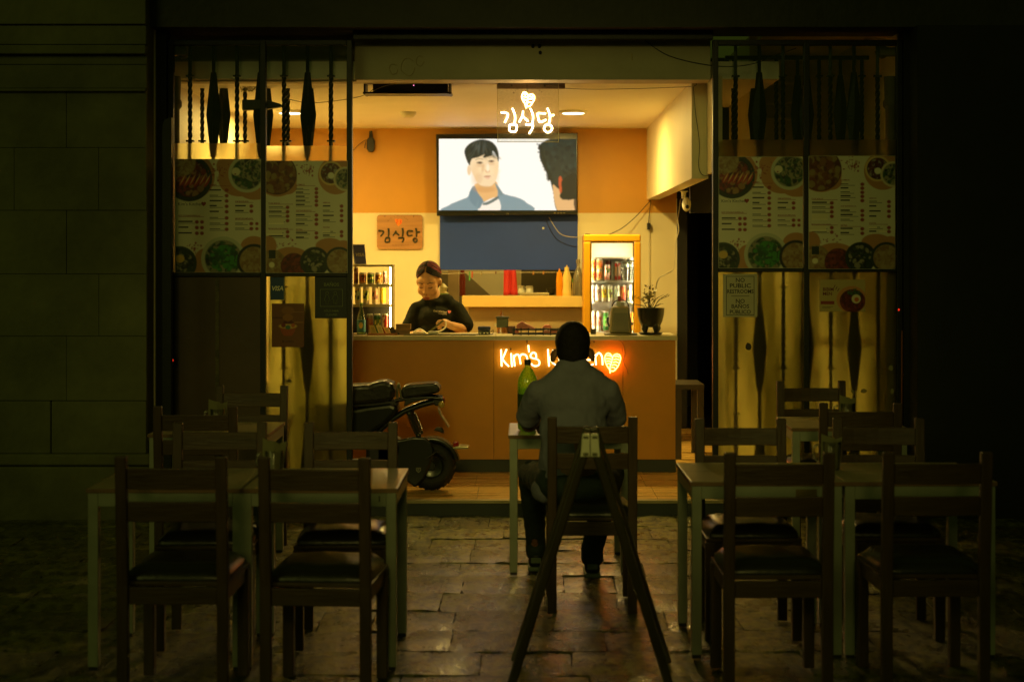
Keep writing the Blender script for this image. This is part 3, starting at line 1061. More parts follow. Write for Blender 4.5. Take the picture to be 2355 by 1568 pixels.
    if kind == 'a':
        T("Kim's Kitchen", .03, .41, .021, DKL)
        T('♥', .30, .41, .02, RD)
        T('RAMEN', .40, .235, .010, bold=.02); T('KIM BAP(SUSHI)', .70, .38, .009, bold=.02); T('MANDU(DUMPLING)', .70, .53, .009, bold=.02)
        T('HOT DOG(BANDERILLA)', .03, .505, .0095, bold=.02)
    else:
        T('COMBOS', .37, .22, .010, bold=.02); T('TTOK BOK KI', .03, .385, .009, bold=.02); T('DUP BAP(BASICO)', .37, .45, .009, bold=.02)
        T('BEBIDAS', .70, .38, .009, bold=.02); T('EXTRA', .37, .62, .010, bold=.02); T('POSTRE', .70, .60, .009, bold=.02); T('FRITOS (SOLO EN WINGS)', .03, .61, .008, bold=.02)
    wbuild(t, 'lettering', m_plain, root)
    return root


board('printed menu board with kebab picture on the left screen, left half', 'a', 403, 600, 366, 627)
board('printed menu board with noodle picture on the left screen, right half', 'b', 611, 799, 370, 628)
board('printed menu board with kebab picture on the right screen, left half', 'a', 1652, 1846, 361, 617)
board('printed menu board with noodle picture on the right screen, right half', 'b', 1859, 2058, 359, 619)


def flat_sign(name, label, cat, x0, x1, y0, y1, d, base, thick=.003):
    X0, X1, Z0, Z1 = sx(x0, d), sx(x1, d), sz(y1, d), sz(y0, d)
    root = empty(name, ((X0 + X1) / 2, d, Z0), label, cat)
    return root, X0, X1, Z0, Z1


def rect_line(mb, x0, x1, z0, z1, y, t, c):
    mb.box(x0, x1, y - .0008, y, z0, z0 + t, c); mb.box(x0, x1, y - .0008, y, z1 - t, z1, c)
    mb.box(x0, x0 + t, y - .0008, y, z0 + t, z1 - t, c); mb.box(x1 - t, x1, y - .0008, y, z0 + t, z1 - t, c)


dS = DF - .006
YEL = lin((235, 225, 190))
# card sticker
r_, a, b, c, e = flat_sign('card_sticker', 'blue VISA card sticker on the left frosted pane', 'sticker', 621, 654, 636, 690, dS, None)
wbuild(MB().box(a, b, dS - .002, dS + .003, c, e, lin((18, 62, 110))), 'sheet', m_plain, r_)
t = MB().text('VISA', ((a + b) / 2, dS - .003, sz(668, dS)), .030, YEL, bold=.035, shear=.22, width=.075)
t.box(a + .004, b - .004, dS - .003, dS - .0021, sz(658, dS), sz(657.2, dS), lin((60, 100, 140)))
rect_line(t, a, b, c, e, dS - .0021, .003, lin((180, 170, 110)))
wbuild(t, 'lettering', m_plain, r_)
# toilets sign
r_, a, b, c, e = flat_sign('toilet_sign', 'dark BAÑOS sign with two figures on the left frosted pane', 'sign', 724, 800, 634, 732, dS, None)
wbuild(MB().box(a, b, dS - .004, dS + .003, c, e, lin((14, 24, 20))), 'sheet', m_plain, r_, bevel=.001)
GL = lin((120, 130, 80))
t = MB()
y = dS - .0052
cx = (a + b) / 2
t.text('BAÑOS', (cx, y, sz(658, dS)), .022, GL, bold=.01)
t.text('SÓLO PARA', (cx, y, sz(717, dS)), .013, GL, bold=.005)
t.text('CLIENTES', (cx, y, sz(726, dS)), .013, GL, bold=.005)
rect_line(t, sx(736, dS), sx(788, dS), sz(705, dS), sz(665, dS), dS - .0045, .0025, GL)
for fx, skirt in ((752, 1), (771, 0)):
    q = lambda px, py: P(px, py, y)
    t.tube([q(fx + 3.4 * math.cos(k * .63), 674 + 3.4 * math.sin(k * .63)) for k in range(10)], .0016, 4, GL, True)
    if skirt:
        body = [(fx - 3, 679), (fx + 3, 679), (fx + 6.5, 691), (fx + 3, 692), (fx + 3, 699), (fx - 3, 699), (fx - 3, 692), (fx - 6.5, 691)]
    else:
        body = [(fx - 4.5, 679), (fx + 4.5, 679), (fx + 6.5, 688), (fx + 3.4, 690), (fx + 3.4, 699), (fx + .5, 699), (fx, 692), (fx - .5, 699), (fx - 3.4, 699), (fx - 3.4, 690), (fx - 6.5, 688)]
    t.tube([q(*k) for k in body], .0016, 4, GL, True)
wbuild(t, 'lettering', m_plain, r_)
# bowl poster
r_, a, b, c, e = flat_sign('bowl_poster', 'brown poster with a soup bowl drawing on the left frosted pane', 'poster', 625, 699, 698, 798, dS, None)
pc = Pic(60, 81, (120, 72, 34), .74)
pc.ell(.5, .16, .2, .09, (140, 88, 44)); pc.ell(.5, .32, .16, .08, (150, 95, 40))
pc.poly([(.22, .5), (.78, .5), (.70, .66), (.62, .74), (.38, .74), (.30, .66)], (160, 74, 34))
pc.ell(.5, .52, .28, .06, (196, 160, 90)); pc.ell(.36, .50, .07, .05, (120, 40, 24)); pc.ell(.5, .545, .08, .05, (70, 110, 80)); pc.ell(.66, .50, .06, .045, (180, 90, 40))
pc.poly([(.33, .44), (.40, .39), (.5, .43), (.6, .38), (.68, .44), (.6, .47), (.42, .47)], (90, 30, 18))
pc.rect(.02, .31, .34, .345, (90, 48, 26)); pc.rect(.66, .18, .98, .20, (160, 110, 60)); pc.rect(.70, .42, .98, .44, (160, 110, 60))
s_ = pc.sheet(a, b, c, e, dS - .0025); wbuild(s_, 'print', m_print, r_)
wbuild(MB().box(a, b, dS - .002, dS + .003, c, e, lin((110, 68, 34))), 'sheet', m_plain, r_)
wbuild(MB().text('MI RAMEN', ((a + b) / 2, dS - .0032, sz(787, dS)), .012, lin((70, 35, 15)), bold=.01), 'lettering', m_plain, r_)
# no public restrooms
r_, a, b, c, e = flat_sign('restroom_notice', 'white NO PUBLIC RESTROOMS notice on the right frosted pane', 'notice', 1662, 1741, 630, 729, dS, None)
wbuild(MB().box(a, b, dS - .002, dS + .003, c, e, lin((190, 180, 150))), 'sheet', m_plain, r_)
DKT = lin((52, 46, 32))
t = MB()
cx = (a + b) / 2
for s_, py, h in (('NO', 650, .028), ('PUBLIC', 664, .028), ('RESTROOMS', 678, .026), ('NO', 702.5, .028), ('BAÑOS', 715, .026), ('PÚBLICO', 729, .026)):
    py = 634 + (py - 634) * .92
    t.text(s_, (cx, dS - .003, sz(py, dS)), h, DKT, bold=.03, width=.175 if s_ == 'RESTROOMS' else (.14 if len(s_) > 5 else None))
t.box(cx - .06, cx + .06, dS - .003, dS - .0021, sz(681.5, dS), sz(680.3, dS), DKT)
rect_line(t, sx(1669, dS), sx(1734, dS), sz(725, dS), sz(635, dS), dS - .0021, .004, DKT)
wbuild(t, 'lettering', m_plain, r_)
# cold noodle poster
r_, a, b, c, e = flat_sign('noodle_poster', 'cream BIBIM MEN noodle poster on the far right frosted pane', 'poster', 1884, 1989, 643, 717, dS, None)
pc = Pic(84, 60, (196, 172, 112), 1.41)
pc.ell(.70, .62, .33, .42, (206, 140, 80)); food(pc, .72, .66, .28, 'meat', 31, None, .36); pc.speck(pc.em(.78, .40, .18, .12), [(40, 70, 40), (60, 100, 50)], 30, .03, 3)
pc.ell(.80, .60, .10, .14, (225, 210, 170)); pc.ell(.81, .62, .05, .07, (205, 110, 40))
pc.rect(.02, .66, .32, .76, (150, 60, 36)); pc.rect(.06, .83, .30, .845, (130, 110, 70)); pc.rect(.06, .87, .24, .885, (130, 110, 70))
wbuild(pc.sheet(a, b, c, e, dS - .0025), 'print', m_print, r_)
wbuild(MB().box(a, b, dS - .002, dS + .003, c, e, lin((196, 172, 112))), 'sheet', m_plain, r_)
t = MB()
t.text('BIBIM', (sx(1891, dS), dS - .0032, sz(669, dS)), .022, lin((120, 40, 26)), bold=.03, align='LEFT')
t.text('MEN', (sx(1891, dS), dS - .0032, sz(679, dS)), .022, lin((120, 40, 26)), bold=.03, align='LEFT')
for k in range(3):
    t.bar(P(1917 + k * 4, 662 + k * 4, dS - .0032), P(1920 + k * 4.6, 655 + k * 4, dS - .0032), .004, .001, lin((110, 30, 20)))
wbuild(t, 'lettering', m_plain, r_)

# ================================================================== SHOP LIGHTS
for k, (px, lab) in enumerate(((1318, 'round white downlight on the ceiling right of the hanging neon sign'), (667, 'round white downlight on the ceiling seen through the left glass'))):
    d = 13.3
    x = sx(px, d)
    r_ = empty('ceiling_light', (x, d, ZC), lab, 'ceiling light', 'round ceiling downlights')
    MB().lathe([(.118, 0), (.122, -.012), (.112, -.022), (.104, -.022)], n=28).build('rim', m_white, r_, smooth=True)
    MB().lathe([(.103, -.019), (.085, -.024), (.01, -.026)], n=28).build('diffuser', emit_mat('downlight_glow', (1, .86, .55), 7), r_, smooth=True)
    ld = bpy.data.lights.new('downlight', 'AREA'); ld.shape = 'DISK'; ld.size = .2; ld.energy = 62; ld.color = WARM
    lo = bpy.data.objects.new('downlight', ld); COL.objects.link(lo); lo.parent = r_; lo.location = (0, 0, -.03)
o = MB().lathe([(.07, 0), (.068, -.02), (.045, -.045), (.03, -.048)], P(938, 252, 13.4) * 1, 20).build('smoke_detector', m_white, None, smooth=True)
o.location.z = ZC - P(938, 252, 13.4).z
tag(o, 'small round cream smoke detector on the ceiling', 'detector')

# ================================================================== COUNTER
DC = 12.0
ZT = sz(772, DC)
cx0, cx1 = -1.75, sx(1553, DC)
ct = empty('counter', ((cx0 + cx1) / 2, DC, ZF), 'long orange front service counter with pale top', 'counter')
seams = [cx0, sx(1135, DC), sx(1432, DC), cx1]
for i in range(3):
    wbuild(MB().box(seams[i] + .001, seams[i + 1] - .001, DC, DC + .02, sz(1056, DC), ZT - .035), 'front_panel', m_panel, ct, bevel=.0015)
wbuild(MB().box(cx0, cx1, DC + .005, DC + .012, ZF, ZT - .04), 'backing', m_black, ct)
wbuild(MB().box(cx0, cx1 - .02, DC + .03, DC + .05, ZF, sz(1057, DC)), 'kick_board', m_plinth, ct)
wbuild(MB().box(cx0, cx1 + .003, DC - .003, DC + .025, ZF + .003, sz(1057, DC) - .002), 'kick_board', m_plinth, ct)
wbuild(MB().box(cx0, sx(1138, DC), DC - .02, DC + .52, ZT - .034, ZT), 'counter_top', mat('counter_top', (.62, .56, .38), .3, var=.06, world=True), ct, bevel=.004)
wbuild(MB().box(sx(1138, DC) + .002, cx1 + .012, DC - .02, DC + .52, ZT - .034, ZT - .001), 'counter_top', MATS['counter_top'], ct, bevel=.004)
wbuild(MB().box(cx1 - .02, cx1, DC + .021, DC + .5, ZF, ZT - .035), 'end_panel', m_panel, ct)
wbuild(MB().tube(smooth_path([P(1418, 778, DC - .004), P(1432, 790, DC - .004), P(1437, 812, DC - .004), P(1433, 830, DC - .004), P(1441, 848, DC - .004), P(1444, 860, DC - .004)]), .0014, 6), 'sign_cable', m_cableb, ct)
wbuild(MB().tube([P(1270, 826, DC - .004), P(1285, 827, DC - .004)], .002, 6), 'sign_cable', m_cableb, ct)

# ---- neon "Kim's Kitchen" along the counter
m_neon = emit_mat('warm_neon', (1.0, .66, .28), 8)
m_neonr = emit_mat('red_neon', (1.0, .20, .035), 26)
DN = DC - .035


def zn(x, y):
    return P(1470 * .77156 + x * .1699 * .77156, 1000 * .77156 + y * .1699 * .77156, DN)


ns = empty('neon_sign', P(1290, 850, DC - .02), "warm white neon lettering Kim's Kitchen with leaf heart on the counter front", 'neon sign')
strokes = {
    'letter_k': [[(135, 245), (140, 400), (145, 540)], [(232, 240), (190, 340), (150, 430)], [(165, 420), (215, 485), (272, 540)]],
    'letter_i': [[(312, 312), (318, 430), (326, 545)]],
    'letter_m': [[(358, 345), (365, 440), (374, 535)], [(362, 375), (400, 335), (440, 340), (462, 400), (478, 500)], [(455, 390), (490, 335), (535, 330), (575, 350), (592, 400), (602, 495)]],
    'apostrophe': [[(613, 170), (618, 225), (626, 290)]],
    'letter_s': [[(752, 385), (745, 325), (705, 298), (660, 325), (655, 375), (700, 400), (760, 412), (805, 450), (800, 510), (745, 535), (690, 520), (665, 490)]],
    'letter_k2': [[(958, 240), (965, 390), (976, 540)], [(1050, 250), (1015, 340), (975, 425)], [(985, 420), (1040, 475), (1105, 525)]],
    'letter_i2': [[(1150, 310), (1155, 430), (1162, 540)]],
    'letter_t': [[(1230, 235), (1236, 380), (1246, 535)], [(1190, 330), (1290, 320)]],
    'letter_c': [[(1400, 345), (1350, 325), (1318, 390), (1325, 480), (1370, 525), (1415, 500)]],
    'letter_h': [[(1450, 235), (1456, 390), (1464, 535)], [(1460, 380), (1500, 325), (1545, 345), (1560, 430), (1566, 530)]],
    'letter_e': [[(1630, 430), (1725, 415), (1715, 345), (1665, 325), (1625, 390), (1630, 480), (1680, 525), (1755, 500)]],
    'letter_n': [[(1785, 330), (1792, 430), (1800, 515)], [(1792, 370), (1830, 315), (1870, 312), (1900, 360), (1912, 430), (1915, 515)]],
}
for nm, ss in strokes.items():
    g = MB()
    for st in ss:
        g.tube(smooth_path([zn(*p) for p in st], 5), .0048, 8)
    wbuild(g, nm.rstrip('2'), m_neon, ns, smooth=60)
g = MB()
for st in ([(2048, 660), (2040, 600), (2000, 540), (1965, 460), (1955, 380), (1985, 320), (2030, 312), (2070, 350), (2085, 400), (2070, 480), (2045, 560), (2050, 655)],
           [(2085, 405), (2110, 350), (2160, 325), (2210, 340), (2230, 400), (2210, 480), (2170, 560), (2110, 620), (2060, 615)],
           [(1985, 355), (2030, 350), (2065, 365)], [(1972, 405), (2020, 400), (2070, 420)], [(1980, 450), (2025, 445), (2065, 465)], [(1995, 500), (2030, 490), (2055, 510)],
           [(2120, 370), (2170, 360), (2205, 380)], [(2105, 420), (2160, 410), (2210, 430)], [(2095, 470), (2150, 460), (2195, 480)], [(2080, 520), (2130, 510), (2170, 530)], [(2070, 565), (2105, 560), (2140, 575)]):
    g.tube(smooth_path([zn(*p) for p in st], 5), .0036, 6)
wbuild(g, 'leaf_heart', m_neonr, ns, smooth=60)
for x, y in ((300, 243), (590, 120), (590, 95), (1768, 112)):
    q = zn(x, y)
    wbuild(MB().box(q.x - .004, q.x + .004, DC - .02, DC, q.z - .006, q.z + .006), 'clip', m_blackplastic, ns)
for x, y in ((140, 400), (318, 430), (365, 440), (700, 400), (965, 390), (1236, 380), (1792, 430), (2048, 560), (2160, 560)):
    q = zn(x, y)
    wbuild(MB().tube([q, (q.x, DC, q.z)], .003, 5), 'standoff', m_blackplastic, ns)

# ---- hanging acrylic neon sign
DH = 11.06


def zh(x, y, d=DH):
    return P(1480 * .77156 + x * .1403 * .77156, 220 * .77156 + y * .1403 * .77156, d)


hs = empty('hanging_neon_sign', zh(665, 150), 'clear acrylic sign hanging from the bulkhead with white neon Korean lettering', 'neon sign')
wbuild(MB().prism([(1144, 187), (1284, 187), (1284, 327), (1144, 327)], DH, DH + .006), 'acrylic_sheet', glass_mat('acrylic', (.985, .98, .95), 0., .05, .06), hs)
g = MB()
for a_, b_ in (((1144, 187), (1144, 327)), ((1284, 187), (1284, 327)), ((1144, 327), (1284, 327))):
    A, B = P(*a_, DH), P(*b_, DH)
    g.box(min(A.x, B.x) - .0018, max(A.x, B.x) + .0018, DH - .001, DH + .007, min(A.z, B.z) - .0018, max(A.z, B.z) + .0018)
wbuild(g, 'sheet_edge', mat('acrylic_edge', (.62, .52, .25), .4), hs)
wbuild(MB().prism([(1142, 186), (1299, 186), (1299, 205), (1142, 205)], DH + .02, DH + .03), 'mounting_plate', mat('plate', (.30, .20, .14), .5, .2), hs, bevel=.002)
for x, y in ((55, 215), (242, 185), (315, 258), (1020, 255), (1265, 182)):
    q = zh(x, y, DH + .012)
    wbuild(MB().ball(q, .006, 8, 6), 'screw', m_black, hs)
m_neonw = emit_mat('white_neon', (1.0, .72, .30), 34)
HG = [[[(90, 830), (170, 830), (235, 860), (225, 930), (170, 1040)], [(330, 740), (375, 840), (392, 950), (370, 1080)],
       [(275, 1090), (345, 1080), (415, 1095), (425, 1160), (405, 1225), (345, 1235), (280, 1220), (268, 1150), (275, 1090)]],
      [[(560, 795), (545, 900), (480, 1030)], [(550, 910), (600, 950), (665, 1015)], [(715, 745), (760, 850), (772, 950), (755, 1075)],
       [(615, 1085), (690, 1085), (760, 1090), (755, 1170), (690, 1275)]],
      [[(1040, 850), (950, 845), (870, 850), (880, 940), (905, 1025), (970, 1020), (1045, 980)], [(1075, 740), (1115, 840), (1130, 950), (1105, 1080)], [(1140, 890), (1215, 882)],
       [(1090, 1080), (1155, 1110), (1175, 1170), (1140, 1230), (1085, 1250), (1030, 1225), (1005, 1165), (1030, 1105), (1090, 1080)]]]
for ss in HG:
    g = MB()
    for st in ss:
        g.tube(smooth_path([zh(x, y, DH - .012) for x, y in st], 5), .0045, 8)
    wbuild(g, 'neon_syllable', m_neonw, hs, smooth=60)
g = MB()
for st in ([(625, 735), (600, 640), (555, 570), (535, 490), (560, 415), (605, 400), (650, 440), (665, 490), (650, 600), (625, 735)],
           [(668, 490), (700, 450), (750, 445), (795, 480), (795, 550), (745, 640), (700, 695), (650, 700)],
           [(570, 500), (610, 490), (640, 520)], [(565, 550), (600, 560), (635, 580)], [(690, 540), (730, 545), (770, 530)], [(670, 620), (700, 610), (740, 610)], [(580, 440), (620, 450)], [(690, 490), (740, 495), (770, 490)]):
    g.tube(smooth_path([zh(x, y, DH - .012) for x, y in st], 5), .0034, 6)
wbuild(g, 'neon_heart', emit_mat('amber_neon', (1.0, .50, .14), 30), hs, smooth=60)
t = MB()
cxx, czz = 665, 640
for i, ch in enumerate("Kim's Kitchen"):
    a = R(142 - i * 8.4)
    q = zh(cxx + 370 * math.cos(a), czz - 370 * math.sin(a) * .97, DH - .002)
    if ch != ' ':
        t.text(ch, q, .013, lin((70, 50, 20)), rot=a - math.pi / 2)
t.text('The Korean Street Food', zh(690, 1330, DH - .002), .008, lin((80, 65, 30)))
wbuild(t, 'lettering', m_plain, hs)
g = MB()
g.tube(smooth_path([zh(630, 165, DH + .015), zh(640, 260, DH + .01), zh(652, 390, DH - .004)]), .002, 5)
g.tube(smooth_path([zh(700, 170, DH + .015), zh(880, 215, DH + .018), zh(1180, 240, DH + .018), zh(1450, 280, DH + .02)]), .0018, 5)
wbuild(g, 'wire', m_cableb, hs)
o = MB().prism([(1090, 187), (1142, 187), (1142, 192), (1090, 192)], 11.15, 11.2).build('ceiling_rail', m_black)
tag(o, 'short black rail on the ceiling left of the hanging neon sign', 'rail')

# ---- set-top box in its cradle under the ceiling
d = 11.16
r_ = empty('recorder_cradle', P(940, 212, d), 'black flat recorder box in a hanging metal cradle under the ceiling', 'recorder')
g = MB()
for a, b in (((820, 188), (840, 188)), ((838, 187), (838, 215)), ((1034, 187), (1034, 215)), ((1032, 188), (1053, 188)), ((836, 214), (1036, 214))):
    A, B = P(*a, d), P(*b, d)
    g.box(min(A.x, B.x) - .006, max(A.x, B.x) + .006, d, d + .18, min(A.z, B.z) - .006, max(A.z, B.z) + .006)
wbuild(g, 'cradle', m_black, r_)
wbuild(MB().prism([(857, 194), (1029, 194), (1029, 211), (857, 211)], d + .01, d + .19), 'box', m_blackplastic, r_, bevel=.004)
wbuild(MB().ball(P(951, 197, d + .008), .004, 8, 6), 'power_led', emit_mat('pink_led', (1, .25, .5), 2), r_)
wbuild(MB().tube(smooth_path([P(858, 210, d), P(875, 202, d - .01), P(900, 195, d - .01), P(930, 194, d)]), .002, 5), 'cable', m_cablew, r_)

# ---- frame head across the opening
o = struct(MB().box(-1.119, 1.265, DF - .05, DF + .02, 3.13, 3.19).build('opening_head', m_black, None, bevel=.004))

# ---- wires strung in the room
o = MB().tube(smooth_path([P(1284, 203, 11.2), P(1350, 206, 11.25), P(1450, 205, 11.25), P(1540, 202, 11.2), P(1595, 199, 11.1), P(1600, 190, 11.08)]), .002, 6).build('ceiling_wire', m_cableb)
tag(o, 'thin dark wire strung under the ceiling from neon sign to the right wall', 'cable')
o = MB().tube(smooth_path([P(442, 262, 13.5), P(500, 200, 13.0), P(560, 187, 12.8), P(600, 205, 12.5), P(640, 222, 12.3), P(700, 236, 12.1), P(760, 234, 11.9), P(830, 222, 11.6), P(860, 205, 11.3)]), .0025, 6).build('hanging_cable', m_cableb)
tag(o, 'drooping dark cable under the ceiling behind the left glass', 'cable')
o = MB().tube(smooth_path([P(1594, 200, 11.09), P(1599, 260, 11.09), P(1608, 330, 11.09), P(1606, 380, 11.09), P(1614, 402, 11.09), P(1632, 404, 11.05)]), .002, 6).build('wall_cable', m_cableb)
tag(o, 'thin cable running down the right wall beam end', 'cable')

# ================================================================== BACK WALL
# ---- television
dT = DB - .16
tv = empty('television', P(1165, 497, dT), 'large wall television showing two people talking on a white set', 'television')
wbuild(MB().prism([(1002, 309), (1328, 306), (1328, 494), (1004, 497)], dT, dT + .05), 'housing', mat('tv_bezel', (.012, .014, .012), .25, var=.1), tv, bevel=.006)
wbuild(MB().box(-.25, .25, dT + .05, DB, 2.2, 2.5).add([], []), 'wall_bracket', m_black, tv)
TW, TH = 264, 136
pc = Pic(TW, TH, (255, 250, 238), 2230 / 1120)


def tq(x, y):
    return ((x - 55) / 2230, (y - 140) / 1120)


def tpoly(pts, c, al=1.):
    pc.poly([(v.x, v.y) for v in smooth_path([(*tq(*p), 0) for p in pts], 5, True)], c, al)


def tell(cx, cy, rx, ry, c, rot=0, soft=0., al=1.):
    x, y = tq(cx, cy)
    pc.ell(x, y, rx / 2230, ry / 1120, c, rot, soft, al)


# a young man with a dark fringe, pale jacket over a white shirt
tpoly([(170, 1275), (220, 1180), (400, 1100), (520, 1050), (560, 960), (640, 870), (960, 830), (1090, 990), (1330, 1060), (1460, 1130), (1530, 1275)], (128, 150, 154))
tpoly([(640, 850), (970, 800), (1010, 1000), (960, 1080), (780, 1120), (690, 1000)], (232, 178, 112))
tpoly([(700, 1270), (780, 1140), (1000, 1060), (1040, 1270)], (250, 236, 218))
tpoly([(770, 1150), (860, 1120), (1010, 1040), (1015, 1080), (880, 1160), (780, 1180)], (96, 112, 106))
tpoly([(560, 960), (630, 880), (690, 990), (770, 1100), (740, 1190), (690, 1230), (560, 1110)], (112, 136, 142))
tpoly([(970, 830), (1090, 990), (1050, 1030), (1010, 960)], (120, 140, 138))
for x in (330, 460, 640, 1120, 1260, 1390):
    tpoly([(x, 1275), (x + 40, 1120), (x + 60, 1120), (x + 30, 1275)], (126, 150, 152), .5)
tpoly([(560, 470), (600, 400), (900, 380), (1020, 480), (1015, 640), (975, 800), (900, 880), (780, 885), (680, 830), (620, 720), (575, 620)], (244, 214, 168))
tell(545, 630, 32, 80, (238, 204, 158))
tell(840, 640, 190, 60, (250, 222, 170), 0, .6, .5)
tell(715, 515, 50, 18, (120, 96, 70)); tell(905, 490, 48, 17, (120, 96, 70)); tell(718, 515, 18, 16, (50, 44, 36)); tell(908, 490, 18, 15, (50, 44, 36))
tell(720, 556, 62, 26, (222, 178, 128), 0, .7, .6); tell(905, 530, 58, 24, (222, 178, 128), 0, .7, .6)
tell(770, 600, 26, 70, (222, 174, 122), .15, .8, .6); tell(700, 760, 60, 90, (226, 182, 132), .3, .8, .5)
tpoly([(650, 462), (715, 440), (775, 458), (770, 470), (715, 458), (655, 474)], (92, 78, 60), .8); tpoly([(865, 436), (930, 414), (980, 438), (975, 450), (928, 432), (870, 448)], (92, 78, 60), .8)
tpoly([(800, 620), (840, 650), (885, 630), (870, 665), (820, 668)], (225, 170, 120), .8)
tpoly([(780, 735), (830, 715), (905, 725), (850, 742)], (190, 120, 92), .8); tpoly([(800, 748), (850, 742), (890, 740), (850, 775)], (236, 184, 150), .7)
tell(640, 700, 60, 170, (238, 196, 140), .1, .8, .45); tell(990, 660, 40, 170, (244, 206, 150), -.1, .8, .4); tell(800, 930, 170, 50, (206, 146, 84), 0, .6, .5); tell(840, 440, 200, 40, (236, 204, 156), 0, .6, .5); tell(850, 590, 24, 60, (255, 244, 216), 0, .7, .6)
tpoly([(640, 830), (760, 888), (880, 890), (960, 830), (880, 905), (760, 905)], (214, 170, 110), .7)
tpoly([(550, 555), (490, 440), (470, 330), (520, 240), (640, 170), (760, 150), (900, 180), (990, 270), (1028, 400), (1020, 500), (985, 400), (930, 330), (915, 400), (860, 420), (800, 435), (770, 425), (800, 380), (690, 430), (600, 450), (570, 500)], (42, 48, 38))
rg = random.Random(41)
for k in range(70):
    u = rg.uniform(-1, 1)
    x_, y_ = 760 + u * 230 + rg.uniform(-20, 20), rg.uniform(190, 380) + 50 * u * u
    tell(x_, y_, rg.uniform(6, 14), rg.uniform(40, 90), rg.choice(((70, 78, 68), (30, 35, 28), (54, 60, 50), (24, 28, 22), (96, 104, 94))), -u * .9, .7, .35)
# the back of a curly head at the right edge
tpoly([(1690, 250), (1760, 180), (1900, 130), (2100, 120), (2300, 140), (2300, 1275), (1980, 1275), (1900, 950), (1850, 780), (1760, 600), (1690, 430)], (38, 50, 42))
rg = random.Random(4)
for i in range(26):
    t_ = i / 25
    tell(1690 + 190 * t_ ** 1.2 + rg.uniform(-14, 14), 240 + 560 * t_, rg.uniform(14, 34), rg.uniform(14, 34), (30, 40, 33))
    tell(1672 + 190 * t_ ** 1.2 + rg.uniform(-30, 20), 240 + 570 * t_ + rg.uniform(-20, 20), rg.uniform(6, 18), rg.uniform(6, 18), (40, 48, 40), 0, .3, .8)
for i in range(40):
    tell(rg.uniform(1800, 2280), rg.uniform(180, 760), rg.uniform(20, 60), rg.uniform(14, 40), rg.choice(((30, 40, 34), (44, 60, 54), (24, 32, 26))), rg.uniform(0, 3), .5, .7)
tpoly([(1900, 880), (1960, 900), (2020, 960), (2040, 1080), (2160, 1100), (2250, 1100), (2260, 1275), (1985, 1275)], (226, 176, 116))
tpoly([(2000, 760), (2030, 730), (2060, 800), (2050, 900), (2040, 990), (2010, 960)], (200, 84, 44))
tpoly([(2060, 780), (2300, 700), (2300, 1275), (2260, 1100), (2150, 1090), (2030, 1070), (2020, 1010), (2050, 960)], (26, 34, 28))
tpoly([(2240, 1120), (2300, 1090), (2300, 1275), (2270, 1275)], (80, 60, 44))
for _ in range(2):
    q = np.pad(pc.a, ((1, 1), (1, 1), (0, 0)), mode='edge')
    pc.a = (q[1:-1, 1:-1] * 2 + q[:-2, 1:-1] + q[2:, 1:-1] + q[1:-1, :-2] + q[1:-1, 2:]) / 6
X0, X1, Z0, Z1 = sx(1009, dT), sx(1325, dT), sz(484, dT), sz(320, dT)
m_tv = mat('tv_picture', attr=True, emit='attr', es=1.05, rough=.5, var=0, spec=.2)
m_tv.node_tree.links.remove(m_tv.node_tree.nodes['Principled BSDF'].inputs['Base Color'].links[0])
m_tv.node_tree.nodes['Principled BSDF'].inputs['Base Color'].default_value = (.02, .02, .02, 1)
wbuild(pc.sheet(X0, X1, Z0, Z1, dT - .003), 'screen', m_tv, tv)
wbuild(MB().text('LG', P(1167, 493, dT - .003), .012, lin((150, 140, 110)), bold=.02), 'logo', m_plain, tv)
g = MB()
for x in (1275, 1283, 1290, 1297):
    g.box(sx(x, dT) - .008, sx(x, dT) + .008, dT - .004, dT - .001, sz(491, dT), sz(489.5, dT), lin((120, 110, 80)))
wbuild(g, 'stand_lights', m_plain, tv)

# ---- blue shutter panel, hatch ledge
d = DB - .03
o = MB().prism([(1011, 480), (1328, 480), (1328, 621), (1011, 621)], d, DB).build('blue_shutter', m_blue, None, bevel=.003)
tag(o, 'dark blue panel below the television above the serving hatch', 'panel')
wbuild(MB().ball(P(1249, 525, d), .012, 8, 6), 'knob', m_white, o)
wbuild(MB().tube(smooth_path([P(1255, 508, d - .006), P(1275, 545, d - .006), P(1300, 562, d - .006), P(1325, 568, d - .006)]), .003, 5), 'cable', m_cableb, o)
wbuild(MB().tube(smooth_path([P(1262, 500, d - .006), P(1285, 535, d - .006), P(1310, 545, d - .006), P(1340, 545, d - .006)]), .003, 5), 'cable', m_cablew, o)
dL = DB - .20
zl = sz(681, dL)
o = MB().box(sx(1062, dL), sx(1340, dL), dL, DB + .1, sz(706, dL), zl).build('hatch_ledge', mat('ledge_paint', (.70, .50, .16), .5, var=.05, world=True), None, bevel=.004)
tag(o, 'thick yellow painted ledge of the serving hatch', 'ledge')
o = MB().box(sx(1076, dL), sx(1340, dL), DB - .06, DB - .001, ZF, sz(707, DB - .06)).build('under_ledge_shade', mat('tan_wall_shade', (.34, .27, .15), .5, var=.08, world=True))  # darker tan sheet stands in for the wall's shade below the ledge
tag(o, 'wall below the serving hatch ledge, its shade as a tan sheet', 'board')
